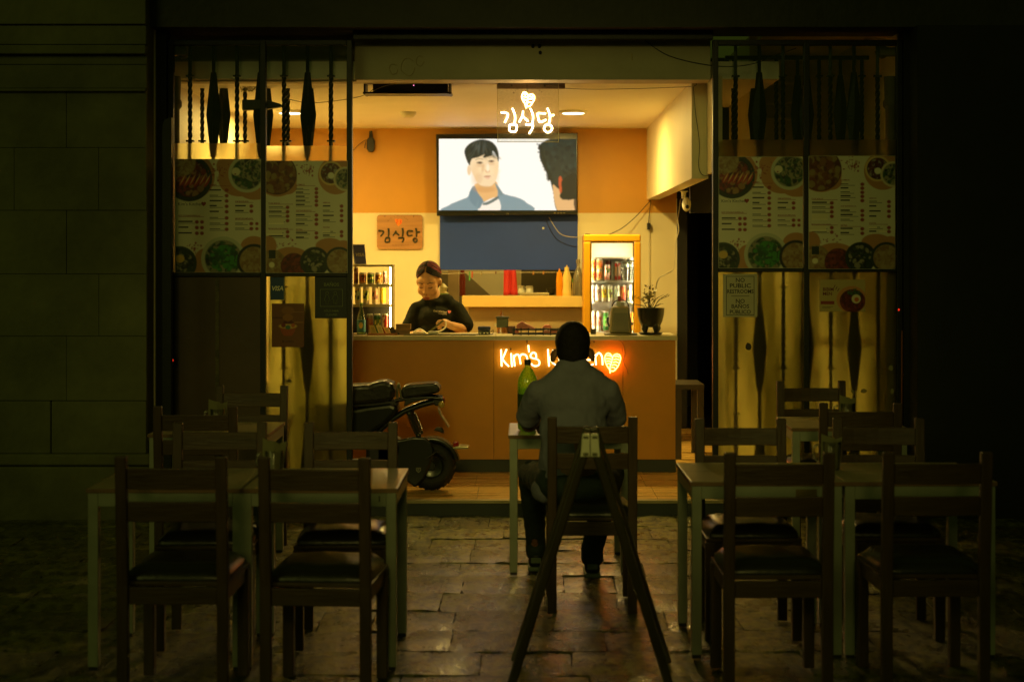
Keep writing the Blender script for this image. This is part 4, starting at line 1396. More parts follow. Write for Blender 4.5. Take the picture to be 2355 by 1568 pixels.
# string with clips
r_ = empty('clip_line', P(1170, 622, DB - .08), 'string line with small clips stretched across the serving hatch', 'line')
wbuild(MB().tube([P(1012, 630, DB - .05), P(1100, 627, DB - .05), P(1330, 626, DB - .05)], .0025, 5), 'string', m_cablew, r_)
for x, c, h in ((1080, (90, 170, 90), 20), (1086, (200, 90, 60), 14), (1107, (140, 130, 90), 9), (1140, (110, 60, 30), 5), (1226, (190, 130, 60), 6), (1249, (190, 130, 60), 6)):
    wbuild(MB().box(sx(x - 1.4, DB), sx(x + 1.4, DB), DB - .062, DB - .05, sz(625 + h, DB), sz(624, DB), lin(c)), 'clip', m_plain, r_)
# red apron hanging in the hatch
g = MB()
N = 14
pr, fs = [], []
for j in range(8):
    for i in range(N + 1):
        u, v = i / N, j / 7
        x = 1158 + v * -1 + u * (27 + v * 6) + .0
        p = P(x, 621 + 58 * v, DB - .10)
        p.y += .018 * math.sin(u * 13 + v * 1.2) + .01
        pr.append(p)
for j in range(7):
    for i in range(N):
        a = j * (N + 1) + i
        fs.append((a, a + 1, a + N + 2, a + N + 1))
g.add(pr, fs)
o = g.build('apron', mat('red_cloth', (.52, .030, .028), .8, var=.15, bump=.1), None, smooth=70)
so_ = o.modifiers.new('s', 'SOLIDIFY'); so_.thickness = .006
tag(o, 'red apron hanging in the serving hatch', 'apron')


def bottle(name, label, cat, px, base_py, d, prof, cols, m, n=18):
    """lathe thing standing with its base centre at picture (px, base_py) and depth d; prof in metres"""
    p = P(px, base_py, d)
    o = MB().lathe(prof, (0, 0, 0), n, cols).build(name, m, None, smooth=50)
    o.location = p
    return tag(o, label, cat)


OCH, CRE = lin((235, 150, 20)), lin((235, 205, 120))
dH = DB - .12
zl_py = VY + (CH - zl) * F / dH
bottle('squeeze_bottle', 'orange squeeze bottle on the hatch ledge', 'bottle', 1286, zl_py, dH, [(.028, 0), (.031, .005), (.031, .15), (.026, .20), (.026, .215), (.012, .225), (.004, .255)], [OCH] * 7, m_gloss)
bottle('mayonnaise_bottle', 'cream coloured mayonnaise bottle on the hatch ledge', 'bottle', 1303, zl_py, dH, [(.043, 0), (.046, .006), (.046, .04), (.038, .09), (.044, .15), (.044, .17), (.022, .235), (.022, .265), (.006, .27), (.005, .285)], [CRE] * 10, m_gloss)
m_spray = glass_mat('cloudy_plastic', (.80, .74, .58), .15, .2, .22)
bottle('spray_bottle', 'cloudy clear spray bottle between hatch and fridge', 'bottle', 1329, zl_py, dH, [(.045, 0), (.050, .006), (.050, .16), (.040, .20), (.020, .26), (.014, .27), (.014, .30), (.022, .31), (.018, .34)], None, m_spray)
bottle('squeeze_bottle', 'slim green capped bottle behind the mayonnaise bottle', 'bottle', 1318, zl_py, DB - .02, [(.014, 0), (.014, .12), (.012, .13), (.012, .16)], [lin((200, 170, 110)), lin((200, 170, 110)), lin((110, 190, 60)), lin((110, 190, 60))], m_gloss)
for px, lab in ((1198, 'white cup upside down at the left of the hatch tray'), (1217, 'white cup upside down in the middle of the hatch tray')):
    r_ = empty('cup', P(px, 673, 15.35), lab, 'cup')
    MB().lathe([(.038, 0), (.036, .055), (.028, .066)], n=16).build('bowl', m_white, r_, smooth=40)
    MB().tube(smooth_path([(-.034, 0, .02), (-.055, 0, .025), (-.055, 0, .045), (-.034, 0, .05)]), .005, 6).build('handle', m_white, r_, smooth=60)
o = MB().box(sx(1196, 15.3), sx(1262, 15.3), 15.22, 15.45, sz(678, 15.3), sz(673.2, 15.35)).build('tray', mat('tray_metal', (.5, .42, .25), .3, .5), None, bevel=.002)
tag(o, 'flat metal tray with cups inside the hatch', 'tray')
bottle('bowl', 'dark bowl inside the hatch beside the orange bottle', 'bowl', 1268, 681, 15.25, [(.025, 0), (.055, .075), (.052, .075), (.02, .006)], [lin((30, 28, 18))] * 4, m_gloss)
bottle('paper_bin', 'pale green box with crumpled paper inside the hatch', 'box', 1018, 692, 15.5, [(.055, 0), (.055, .075), (.035, .09), (.05, .13), (.02, .16), (.008, .17)], [lin((150, 190, 110)), lin((230, 215, 160)), lin((230, 215, 160)), lin((230, 215, 160)), lin((230, 215, 160)), lin((230, 215, 160))], m_plain, 9)
bottle('red_flask', 'dark red steel flask inside the hatch', 'flask', 1063, 681, 15.6, [(.03, 0), (.03, .18), (.02, .22), (.02, .25)], [lin((140, 50, 36))] * 4, m_gloss)

# ---- wooden name sign
dW = DB - .025


def zw(x, y, d=dW):
    return P(1030 * .77156 + x * .3189 * .77156, 600 * .77156 + y * .3189 * .77156, d)


ws = empty('wooden_sign', zw(505, 450), 'wooden plaque sign with painted Korean lettering on the cream wall', 'sign')
g = MB()
pts = []
for cx, cy, a0 in ((690, 155, -90), (690, 420, 0), (320, 420, 90), (320, 155, 180)):
    for k in range(5):
        a = R(a0 + k * 22.5)
        pts.append((cx + 28 * math.cos(a), cy + 28 * math.sin(a)))
q = [zw(*p) for p in pts]
n = len(q)
g.add([(p.x, dW, p.z) for p in q] + [(p.x, dW + .018, p.z) for p in q], [tuple(range(n)), tuple(range(2 * n - 1, n - 1, -1))] + [(i, i + n, (i + 1) % n + n, (i + 1) % n) for i in range(n)])
wbuild(g, 'board', mat('plaque_wood', (.40, .20, .07), .5, var=.25, scale=4, stretch=(.6, 1, 8), bump=.05), ws, bevel=.002)
g = MB()
DG = lin((40, 44, 22))
for ss in ([[(305, 275), (345, 280), (352, 295), (325, 330)], [(398, 255), (402, 290), (400, 330)], [(372, 345), (408, 345), (405, 380), (370, 380), (372, 345)]],
           [[(472, 275), (462, 295), (440, 322)], [(465, 292), (500, 320)], [(530, 250), (535, 290), (530, 330)], [(490, 345), (540, 345), (528, 385)]],
           [[(628, 282), (580, 280), (582, 322), (625, 318)], [(655, 252), (662, 290), (660, 335)], [(662, 290), (695, 288)], [(650, 345), (632, 358), (640, 380), (660, 378), (665, 358), (650, 345)]]):
    for st in ss:
        pp = smooth_path([zw(x, y, dW - .003) for x, y in st], 4)
        k = len(pp)
        g.tube(pp, [.010 - .003 * i / k for i in range(k)], 6, DG)
wbuild(g, 'painted_letters', m_plain, ws, smooth=60)
g = MB()
OR = lin((240, 130, 20)); ORD = lin((200, 60, 20))
for st in ([(492, 235), (470, 205), (458, 175), (470, 165), (490, 172), (505, 165), (528, 175), (525, 205), (500, 228)],):
    pp = [zw(x, y, dW - .001) for x, y in st]
    m_ = len(pp)
    g.add([(p.x, dW - .0015, p.z) for p in pp], [tuple(range(m_))], OR)
for st in ([(468, 180), (485, 175), (482, 195), (470, 200), (485, 212)], [(505, 180), (520, 178), (508, 195), (520, 200), (505, 215)]):
    g.tube(smooth_path([zw(x, y, dW - .002) for x, y in st], 4), .0028, 5, ORD)
for i, ch in enumerate("Kim's Kitchen"):
    a = R(140 - i * 7.8)
    if ch != ' ':
        g.text(ch, zw(493 + 118 * math.cos(a), 262 - 118 * math.sin(a), dW - .0012), .014, lin((90, 60, 20)), rot=a - math.pi / 2)
g.text('The Korean Street Food', zw(510, 416, dW - .0012), .011, lin((90, 55, 20)))
for x, y in ((365, 142), (634, 142)):
    g.ball(zw(x, y), .005, 8, 6, lin((50, 35, 15)))
wbuild(g, 'emblem', m_plain, ws)

# ---- wall router / camera at the upper left of the orange wall
d = DB - .06
r_ = empty('wall_camera', P(851, 345, d), 'black camera with antenna on the orange wall left of the television', 'camera')
wbuild(MB().prism([(843, 322), (848, 316), (857, 316), (861, 324), (861, 344), (856, 350), (847, 350), (843, 342)], d, d + .055), 'body', m_blackplastic, r_, bevel=.008)
wbuild(MB().prism([(849, 302), (856, 301), (857, 318), (848, 318)], d + .01, d + .03), 'antenna', m_blackplastic, r_, bevel=.004)
wbuild(MB().tube(smooth_path([P(846, 322, d + .02), P(836, 325, d + .03), P(822, 336, d + .03), P(812, 346, d + .03), P(800, 348, d + .03)]), .003, 5), 'cable', m_cableb, r_)
wbuild(MB().tube([P(841, 326, d + .02), P(838, 341, d + .02)], .004, 5), 'antenna', m_blackplastic, r_)
# cctv under the right beam
r_ = empty('security_camera', P(1575, 470, 13.0), 'white dome security camera below the right beam with hanging cable', 'camera')
d = 13.0
wbuild(MB().ball(P(1578, 470, d), (.036, .05, .058), 14, 10), 'housing', m_white, r_, smooth=60)
wbuild(MB().lathe([(.02, 0), (.02, .05), (.035, .055), (.035, .06)], P(1572, 457, d), 12), 'mount', m_white, r_)
wbuild(MB().ball(P(1580, 476, d - .045), (.016, .01, .016), 10, 8), 'lens', m_black, r_)
pts = [(1564, 458), (1562, 480), (1558, 505), (1560, 530), (1553, 560), (1552, 595), (1548, 620), (1532, 630), (1515, 640), (1508, 660), (1505, 690)]
wbuild(MB().tube(smooth_path([P(x, y, 14.6 - .2 * (i > 6)) for i, (x, y) in enumerate(pts)]), .0045, 6), 'cable', m_cablew, r_)
# cables by the fridge
o = MB().tube(smooth_path([P(1400, 540, 14.9), P(1430, 525, 14.95), P(1460, 500, 15.0), P(1488, 470, 15.03), P(1496, 462, 15.05), P(1494, 480, 15.06), P(1491, 515, 15.06)]), .004, 6).build('fridge_cable', m_cableb)
tag(o, 'black power cable looping up the wall above the yellow fridge', 'cable')
wbuild(MB().prism([(1488, 513), (1495, 513), (1495, 528), (1488, 528)], 15.03, 15.09), 'plug', m_blackplastic, o, bevel=.003)
wbuild(MB().tube([P(1492, 528, 15.06), P(1492, 680, 15.06)], .004, 6), 'conduit', m_cablew, o)

# ================================================================== FRIDGE
dG = 13.7


def zf(x, y, d=dG):
    return P(1720 * .77156 + x * .2105 * .77156, 680 * .77156 + y * .2105 * .77156, d)


fx0, fx1 = zf(90, 0).x, zf(900, 0).x
ftop = zf(0, 92).z
gx0, gx1, gz1 = zf(190, 0).x, zf(805, 0).x, zf(0, 195).z
gz0 = .42
m_yel = mat('yellow_fridge_enamel', (.72, .36, .012), .3, var=.05)
m_in = mat('fridge_liner', (.72, .70, .58), .4, var=.04)
fr = empty('display_fridge', ((fx0 + fx1) / 2, dG, ZF), 'yellow framed glass door display fridge full of drinks', 'fridge')
g = MB()
g.box(fx0 + .008, gx0 - .02, dG + .06, dG + .56, ZF + .05, ftop - .008); g.box(gx1 + .02, fx1 - .008, dG + .06, dG + .56, ZF + .05, ftop - .008)
g.box(gx0 - .02, gx1 + .02, dG + .06, dG + .56, gz1 + .03, ftop - .008); g.box(gx0 - .02, gx1 + .02, dG + .06, dG + .56, ZF + .05, gz0 - .03)
wbuild(g, 'cabinet', m_yel, fr)
wbuild(MB().box(gx0 - .02, gx1 + .02, dG + .50, dG + .54, gz0 - .03, gz1 + .03), 'back_liner', m_in, fr)
fw = gx0 - fx0
for nm, a in (('door_rail', (fx0, fx1, gz1, ftop)), ('door_stile', (fx0, gx0, ZF + .06, gz1)), ('door_stile', (gx1, fx1, ZF + .06, gz1)), ('door_rail', (gx0, gx1, ZF + .06, gz0))):
    wbuild(MB().box(a[0], a[1], dG, dG + .05, a[2], a[3]), nm, m_yel, fr, bevel=.012, seg=3)
g = MB()
for a in ((gx0, gx0 + .008, gz0, gz1), (gx1 - .008, gx1, gz0, gz1), (gx0 + .008, gx1 - .008, gz1 - .01, gz1)):
    g.box(a[0], a[1], dG + .008, dG + .03, a[2], a[3])
wbuild(g, 'gasket', m_blackplastic, fr)
wbuild(MB().box(gx0 + .008, gx1 - .008, dG + .018, dG + .022, gz0, gz1 - .01), 'glass_door', m_glass, fr)
shelf_y = [755, 1055, 1470]
shz = []
for y in [420] + shelf_y:
    z = zf(0, y).z
    shz.append(z)
    wbuild(MB().box(gx0 - .015, gx1 + .015, dG + .075, dG + .5, z - .009, z + .005), 'shelf', m_white, fr, bevel=.002)
m_fl = emit_mat('fridge_led', (1, .88, .55), 9)
for x in (gx0 - .001, gx1 - .004):
    for i in range(16):
        z = gz1 - .30 - i * .052
        wbuild(MB().box(x, x + .005, dG + .062, dG + .066, z - .008, z + .008), 'led', m_fl, fr)
for x in (gx0 - .014, gx1 + .008):
    wbuild(MB().box(x, x + .006, dG + .066, dG + .074, gz0, gz1 - .02), 'lamp_strip', emit_mat('fridge_strip', (1, .92, .58), 95), fr)
wbuild(MB().box(gx0, gx1, dG + .10, dG + .4, gz1 + .004, gz1 + .012), 'top_lamp', emit_mat('fridge_top', (1, .90, .55), 9), fr)
o = MB().prism([(1343, 540), (1346, 536), (1356, 536), (1358, 540)], dG + .1, dG + .2).build('remote_control', m_blackplastic)
o.location.z = ftop - .008 - sz(540, dG + .1)
tag(o, 'small black gadget lying on top of the yellow fridge', 'gadget')


def can_mesh(name, r, h, c, band=None, m=None, stripes=()):
    SIL = lin((200, 195, 180))
    prof = [(r * .82, 0), (r, .008), (r, h * .25), (r, h * .5), (r, h * .75), (r, h - .012), (r * .84, h - .002), (r * .84, h)]
    band = band or c
    cols = [SIL, c, band, band, c, SIL, SIL, SIL]
    g = MB().lathe(prof, (0, 0, 0), 16, cols)
    return g


def can(label, x, y, z, r, h, c, band=None, group=None, spots=None, name='drink_can'):
    g = can_mesh(name, r, h, lin(c), lin(band) if band else None)
    if spots:
        rg = random.Random(int(x * 1000))
        for k in range(spots[1]):
            a = -math.pi / 2 + rg.uniform(-.9, .9)
            zz = rg.uniform(.25, .8) * h
            rr = r + .0006
            w_ = rg.uniform(.12, .4); hh = rg.uniform(.05, .12) * h
            g.add([(rr * math.cos(a - w_), rr * math.sin(a - w_), zz - hh), (rr * math.cos(a), rr * math.sin(a) * 1.003, zz - hh), (rr * math.cos(a + w_), rr * math.sin(a + w_), zz - hh * .6),
                   (rr * math.cos(a + w_), rr * math.sin(a + w_), zz + hh), (rr * math.cos(a), rr * math.sin(a) * 1.003, zz + hh), (rr * math.cos(a - w_), rr * math.sin(a - w_), zz + hh * .6)], [(0, 1, 4, 5), (1, 2, 3, 4)], lin(spots[0]))
    o = g.build(name, m_can, None, smooth=50)
    o.location = (x, y, z)
    o.rotation_euler.z = random.uniform(-.3, .3)
    return tag(o, label, 'can', group)


zs = [z + .005 for z in shz]
yy = dG + .125
ppm = F / yy


def fcan(zx, zx2, row, h, c, band, label, spots, dy=0., z=None):
    a, b = zf(zx, 0, yy + dy).x, zf(zx2, 0, yy + dy).x
    return can(label, (a + b) / 2, yy + dy, zs[row] if z is None else z, (b - a) / 2 - .0015, h, c, band, 'drinks in the fridge', spots)


k = .16 * .7716 / .7716 / 270
for i, (a, b) in enumerate(((185, 263), (268, 372))):
    nm = 'left' if i == 0 else 'second'
    bb = min(b, a + 92)
    fcan(a, bb, 1, .092, (240, 200, 110), (220, 90, 60), 'short yellow peach drink can, lower of the %s upper shelf pair' % nm, ((240, 150, 40), 6))
    fcan(a, bb, 1, .092, (240, 200, 110), (220, 90, 60), 'short yellow peach drink can, stacked on top in the %s upper shelf pair' % nm, ((240, 150, 40), 6), z=zs[1] + .0925)
fcan(392, 484, 1, .182, (120, 50, 24), (170, 90, 40), 'tall dark brown drink can at the back of the upper fridge shelf', ((220, 160, 60), 5), .09)
fcan(378, 468, 1, .136, (236, 170, 150), (240, 190, 170), 'pink drink can in the middle of the upper fridge shelf', ((110, 150, 60), 5))
fcan(526, 568, 1, .160, (200, 60, 50), (230, 200, 180), 'slim red drink tube, left of two on the upper fridge shelf', ((240, 220, 200), 5))
fcan(572, 616, 1, .160, (200, 60, 50), (230, 200, 180), 'slim red drink tube, right of two on the upper fridge shelf', ((240, 220, 200), 5))
m_pet = glass_mat('clear_water_bottle', (.86, .86, .78), .2, .05, .08)
for x, lab in ((676, 'clear water bottle, left of two in the fridge'), (768, 'clear water bottle, right of two in the fridge')):
    r_ = .040
    prof = [(r_ * .9, 0)] + [(r_ * (1 if k % 2 else .93), .01 + k * .012) for k in range(8)] + [(r_, .115), (r_, .145), (r_ * .6, .165), (.013, .175)]
    o = MB().lathe(prof, (0, 0, 0), 16).build('water_bottle', m_pet, None, smooth=50)
    o.location = (zf(x, 0, yy).x, yy, zs[1])
    tag(o, lab, 'bottle', 'drinks in the fridge')
    MB().lathe([(.015, .175), (.015, .19)], (0, 0, 0), 12, [lin((220, 220, 210))] * 2).build('cap', m_gloss, o)
    MB().lathe([(r_ + .001, .118), (r_ + .001, .140)], (0, 0, 0), 16, [lin((170, 190, 170))] * 2).build('label_band', m_can, o)
mid = [((195, 243), (240, 225, 210), (235, 190, 180), 'far left white and pink'), ((248, 330), (242, 228, 214), (240, 205, 190), 'second from left, white and pale pink'),
       ((338, 418), (240, 230, 190), (240, 205, 40), 'white and bright yellow'), ((425, 506), (236, 230, 200), (205, 215, 110), 'white and lime'),
       ((516, 600), (232, 230, 210), (205, 220, 190), 'white and pale green'), ((606, 686), (235, 120, 90), (240, 150, 80), 'coral pink and orange'), ((694, 780), (190, 215, 200), (230, 215, 150), 'pale blue')]
for (a, b), c, bd, nm in mid:
    fcan(a, b, 2, .142, c, bd, 'slim %s can on the middle fridge shelf' % nm, ((120, 110, 90), 4) if 'coral' not in nm else ((230, 80, 60), 4))
low = [((200, 262), (215, 205, 190), (225, 180, 160), 'silver and red striped, far left'), ((270, 352), (225, 215, 200), (220, 160, 140), 'silver and red striped, second'), ((362, 446), (30, 120, 40), (90, 190, 60), 'bright green'),
       ((480, 560), (200, 190, 170), (190, 120, 80), 'silver, behind the beige dispenser'), ((575, 655), (190, 180, 160), (160, 90, 60), 'dull red, behind the beige dispenser'),
       ((722, 762), (235, 140, 30), (240, 160, 50), 'orange with black dots, left'), ((766, 806), (240, 150, 40), (245, 175, 60), 'orange with black dots, right')]
for (a, b), c, bd, nm in low:
    fcan(a, b, 3, .167, c, bd, '%s tall can on the lowest fridge shelf' % nm, ((230, 230, 210), 4) if 'green' in nm else (((60, 40, 20), 4) if 'orange' in nm else ((170, 60, 40), 4)))

# ================================================================== THINGS ON THE COUNTER
dK = 12.22


def zc(x, y, d=dK):
    return P(1040 * .77156 + x * .19776 * .77156, 700 * .77156 + y * .19776 * .77156, d)


def on(z=0.):
    return ZT + z + .0008


# ---- lit display shelf
sh = empty('display_shelf', (-1.18, dK, ZT), 'small lit drinks shelf at the left end of the counter', 'shelf')
sxl, sxr = -1.42, zc(658, 0).x
m_sh = mat('shelf_laminate', (.60, .50, .28), .4, var=.05)
zt = zc(0, 448).z
wbuild(MB().box(sxr - .012, sxr, dK - .02, dK + .2, ZT + .001, zt), 'side_panel', m_sh, sh, bevel=.001)
wbuild(MB().box(sxl, sxl + .012, dK - .02, dK + .2, ZT + .001, zt), 'side_panel', m_sh, sh, bevel=.001)
szs = []
for y0, y1 in ((448, 482), (745, 785), (1045, 1085)):
    z1, z0 = zc(0, y0).z, zc(0, y1).z
    wbuild(MB().box(sxl + .012, sxr - .0125, dK - .018, dK + .2, z0, z1 - (.001 if y0 == 448 else 0)), 'shelf_board', m_sh, sh, bevel=.001)
    szs.append(z1)
wbuild(MB().box(sxl + .012, sxr - .0125, dK + .19, dK + .198, ZT + .002, szs[2] - .012), 'back_board', mat('shelf_back', (.05, .05, .03), .5), sh)
m_led = emit_mat('led_strip', (1, .68, .22), 55)
wbuild(MB().box(sxr - .0235, sxr - .0135, dK + .004, dK + .012, ZT + .03, zt - .02), 'led_strip', m_led, sh)


def scan(a, b, row_z, h, c, bd, lab, sp, dy=.06):
    A, B = zc(a, 0, dK + dy).x, zc(b, 0, dK + dy).x
    return can(lab, (A + B) / 2, dK + dy, row_z + .0006, (B - A) / 2 - .001, h, c, bd, 'drinks on the lit shelf', sp)


r1, r2, r3 = szs[1], szs[2], ZT
scan(68, 142, r1, .130, (150, 90, 60), (190, 120, 90), 'tall dull red can at the left of the top lit shelf row', ((230, 190, 140), 4))
scan(148, 262, r1, .088, (215, 150, 30), (190, 90, 20), 'short orange can on the top lit shelf row', ((90, 60, 20), 5))
scan(270, 382, r1, .088, (110, 130, 30), (60, 90, 20), 'short green can on the top lit shelf row', ((220, 200, 100), 5))
scan(390, 500, r1, .088, (190, 150, 50), (120, 50, 20), 'short yellow and brown can on the top lit shelf row', ((220, 190, 60), 4))
scan(506, 578, r1, .098, (130, 100, 110), (150, 110, 110), 'slim mauve can next to the light on the top lit shelf row', ((200, 170, 140), 4))
scan(86, 182, r2, .134, (225, 205, 140), (200, 210, 150), 'white can with dark letters, left of the middle lit shelf row', ((60, 70, 60), 5))
scan(206, 308, r2, .134, (225, 205, 140), (190, 195, 80), 'white and green can on the middle lit shelf row', ((50, 60, 30), 5))
scan(342, 444, r2, .134, (230, 205, 150), (220, 150, 110), 'white and pink can on the middle lit shelf row', ((60, 50, 40), 5))
scan(458, 556, r2, .134, (240, 200, 40), (250, 215, 60), 'yellow can next to the light on the middle lit shelf row', ((250, 230, 120), 3))
scan(262, 365, r3, .155, (150, 130, 100), (170, 110, 60), 'silver can on the counter under the lit shelf', ((150, 60, 30), 3), .02)
scan(372, 480, r3, .155, (40, 80, 30), (90, 110, 30), 'dark green lemon drink can on the counter under the lit shelf', ((220, 210, 120), 4), .02)
scan(492, 590, r3, .155, (140, 30, 20), (150, 34, 22), 'dark red cola can on the counter next to the light', ((230, 200, 170), 4), .02)
m_gb = glass_mat('green_bottle_glass', (.45, .75, .25), .25, .03, .06)
o = MB().lathe([(.030, 0), (.034, .006), (.034, .115), (.028, .15), (.013, .19), (.012, .225), (.014, .23), (.014, .24)], (0, 0, 0), 18).build('beer_bottle', m_gb, None, smooth=50)
o.location = (zc(185, 0, dK - .03).x, dK - .03, on())
tag(o, 'green glass bottle with blue label at the left end of the counter', 'bottle')
MB().lathe([(.0346, .02), (.0346, .11)], (0, 0, 0), 18, [lin((70, 130, 140))] * 2).build('label_band', m_can, o)
MB().ball((0, -.0345, .07), (.016, .002, .024), 12, 8, lin((220, 190, 90))).build('label_crest', m_plain, o)
# card stand on top of the shelf
p = zc(190, 440, dK + .03)
r_ = empty('card_stand', (p.x, dK + .03, zt), 'blue VISA counter card standing on top of the lit shelf', 'card stand')
M = Euler((R(-8), 0, R(6))).to_matrix()
g = MB()
qd = [Vector((-.052, 0, 0)), Vector((.036, 0, 0)), Vector((.022, 0, .153)), Vector((-.066, 0, .153))]
g.add([q for q in qd] + [q + Vector((0, .004, 0)) for q in qd], [(0, 1, 2, 3), (7, 6, 5, 4), (0, 4, 5, 1), (1, 5, 6, 2), (2, 6, 7, 3), (3, 7, 4, 0)], lin((110, 115, 190)))
g.build('card', m_plain, r_)
g = MB().text('VISA', (-.014, -.0015, .062), .026, lin((230, 220, 190)), bold=.035, shear=.1, width=.066)
g.box(-.055, .024, -.0012, -.0004, .096, .0972, lin((130, 130, 150)))
g.build('lettering', m_plain, r_)
MB().box(-.075, .03, -.01, .06, .0005, .004).build('foot', m_white, r_)
MB().add([(-.058, -.001, 0), (-.052, -.001, 0), (-.066, -.001, .153), (-.072, -.001, .153)], [(0, 1, 2, 3)]).build('edge', m_white, r_)


def item(mb, name, label, cat, m, loc, rz=0., bevel=0., smooth=False):
    o = mb.build(name, m, None, bevel=bevel, smooth=smooth)
    o.location = loc; o.rotation_euler.z = rz
    return tag(o, label, cat)


def at(zx, d, z=0.):
    return (zc(zx, 0, d).x, d, on(z))


# menu cards leaning in wooden holders
for k, (zx, c, lab) in enumerate(((350, (190, 165, 90), 'pale price card leaning in a wooden holder, leftmost'), (455, (225, 205, 140), 'cream price card leaning in a wooden holder, second'), (560, (230, 190, 110), 'tan card leaning in a wooden holder, third'), (640, (60, 50, 40), 'dark card leaning in a wooden holder, rightmost'))):
    x, y, z = at(zx, 12.06)
    r_ = empty('card_holder', (x, y + .004 * k, z), lab, 'card holder', 'card holders on the counter')
    MB().box(-.032, .046, -.018, .018, 0, .016, lin((150, 95, 30))).build('wooden_foot', m_plain, r_, bevel=.002)
    h = .075 if k < 2 else .06
    MB().add([(-.004, -.006, .0165), (.036, -.006, .0165), (.012, .02, h), (-.028, .02, h)], [(0, 1, 2, 3)], lin(c)).add([(.002, -.0075, .022), (.024, -.0075, .022), (.010, .012, h * .8), (-.012, .012, h * .8)], [(0, 1, 2, 3)], lin([q * .85 for q in c])).build('card', m_plain, r_)
# stacked wooden blocks
x, y, z = at(800, 12.12)
item(MB().box(-.058, .058, -.03, .03, 0, .042, lin((130, 84, 22))), 'wooden_block', 'lower wooden block of a small stack on the counter', 'block', mat('dark_block_wood', (.26, .13, .035), .45, var=.5, scale=6, stretch=(1, 3, 8)), (x, y, z), .05, .002)
item(MB().box(-.055, .055, -.028, .028, 0, .040), 'wooden_block', 'upper wooden block with dark grain of a small stack on the counter', 'block', MATS['dark_block_wood'], (x + .01, y, z + .0425), -.04, .002)
item(MB().lathe([(.022, 0), (.025, .01), (.02, .02), (.012, .022)], n=14), 'black_cap', 'small round black lid beside the wooden blocks', 'lid', m_blackplastic, at(712, 12.10, .0), 0, 0, 40)
# tray mat in front of the worker
item(MB().box(-.27, .27, -.06, .06, 0, .008), 'counter_mat', 'flat grey mat on the counter in front of the worker', 'mat', mat('grey_mat', (.10, .10, .05), .5), (sx(1012, 12.1), 12.10, on()), 0, .003)
item(MB().box(-.036, .036, -.03, .03, 0, .018), 'white_box', 'small white charger box on the counter mat', 'box', m_white, (sx(996, 12.1), 12.10, on(.0088)), .1, .003)
# white strap in her hands
strap = MB().tube(smooth_path([P(1024, 738, 12.44), P(1024, 752, 12.40), P(1010, 762, 12.34), P(985, 766, 12.28), P(962, 764, 12.24), P(950, 768, 12.22), P(948, 766, 12.30), P(962, 757, 12.34), P(972, 760, 12.30), P(984, 769, 12.16), P(992, 770, 12.13)], 6), .006, 7).build('white_strap', m_cablew, None, smooth=60)
tag(strap, 'white looped cord held by the worker over the counter', 'cord')
o = MB().prism([(1018, 735), (1021, 738), (989, 764), (984, 763)], 12.40, 12.405).build('dark_strap', mat('green_strap', (.08, .09, .02), .5), None)
tag(o, 'dark green strap between the worker hands', 'strap')
# blue terminal
x = sx(1113, 12.15)
r_ = empty('label_printer', (x, 12.15, on()), 'small blue and grey card terminal on the counter', 'terminal')
MB().box(-.045, .045, -.03, .04, 0, .032).build('base', mat('grey_green_plastic', (.06, .07, .05), .4), r_, bevel=.006)
MB().box(-.048, .048, -.032, .042, .033, .062).build('lid', mat('blue_plastic', (.03, .04, .13), .35), r_, bevel=.008)
MB().box(-.02, .02, -.034, -.032, .042, .047).build('slot', m_blackplastic, r_)
for k in (-.028, .0, .026):
    MB().box(k - .006, k + .006, -.0325, -.03, .008, .018).build('button', m_white, r_)
MB().tube(smooth_path([(.05, 0, .02), (.068, 0, .035), (.066, 0, .012), (.05, 0, .004), (-.05, -.02, .004), (-.13, -.03, .003)]), .003, 5).build('cable', m_cableb, r_)
# sauce box, behind
x = sx(1155, 12.4)
r_ = empty('seasoning_caddy', (x, 12.4, on()), 'grey seasoning caddy with a small brown bottle on the counter', 'caddy')
MB().box(-.045, .045, -.03, .03, .045, .115).build('box', mat('caddy_grey', (.07, .08, .045), .4), r_, bevel=.004)
MB().box(-.052, .052, -.035, .035, .116, .128).build('rim', MATS['caddy_grey'], r_, bevel=.002)
for k in (-.03, .005, .03):
    MB().lathe([(.013, 0), (.013, .044)], (k, 0, 0), 10, [lin((190, 120, 60))] * 2).build('jar', m_gloss, r_)
MB().lathe([(.012, .129), (.010, .15), (.004, .16), (.003, .175)], (-.01, 0, 0), 10, [lin((170, 90, 20))] * 4).build('bottle', m_gloss, r_)
MB().ball((-.05, -.02, .065), (.012, .006, .012), 10, 8).build('dial', m_white, r_)
item(MB().box(-.03, .03, -.02, .02, 0, .055, lin((70, 30, 20))), 'small_carton', 'small dark red carton beside the seasoning caddy', 'carton', m_plain, (sx(1176, 12.38), 12.38, on()), 0, .003)
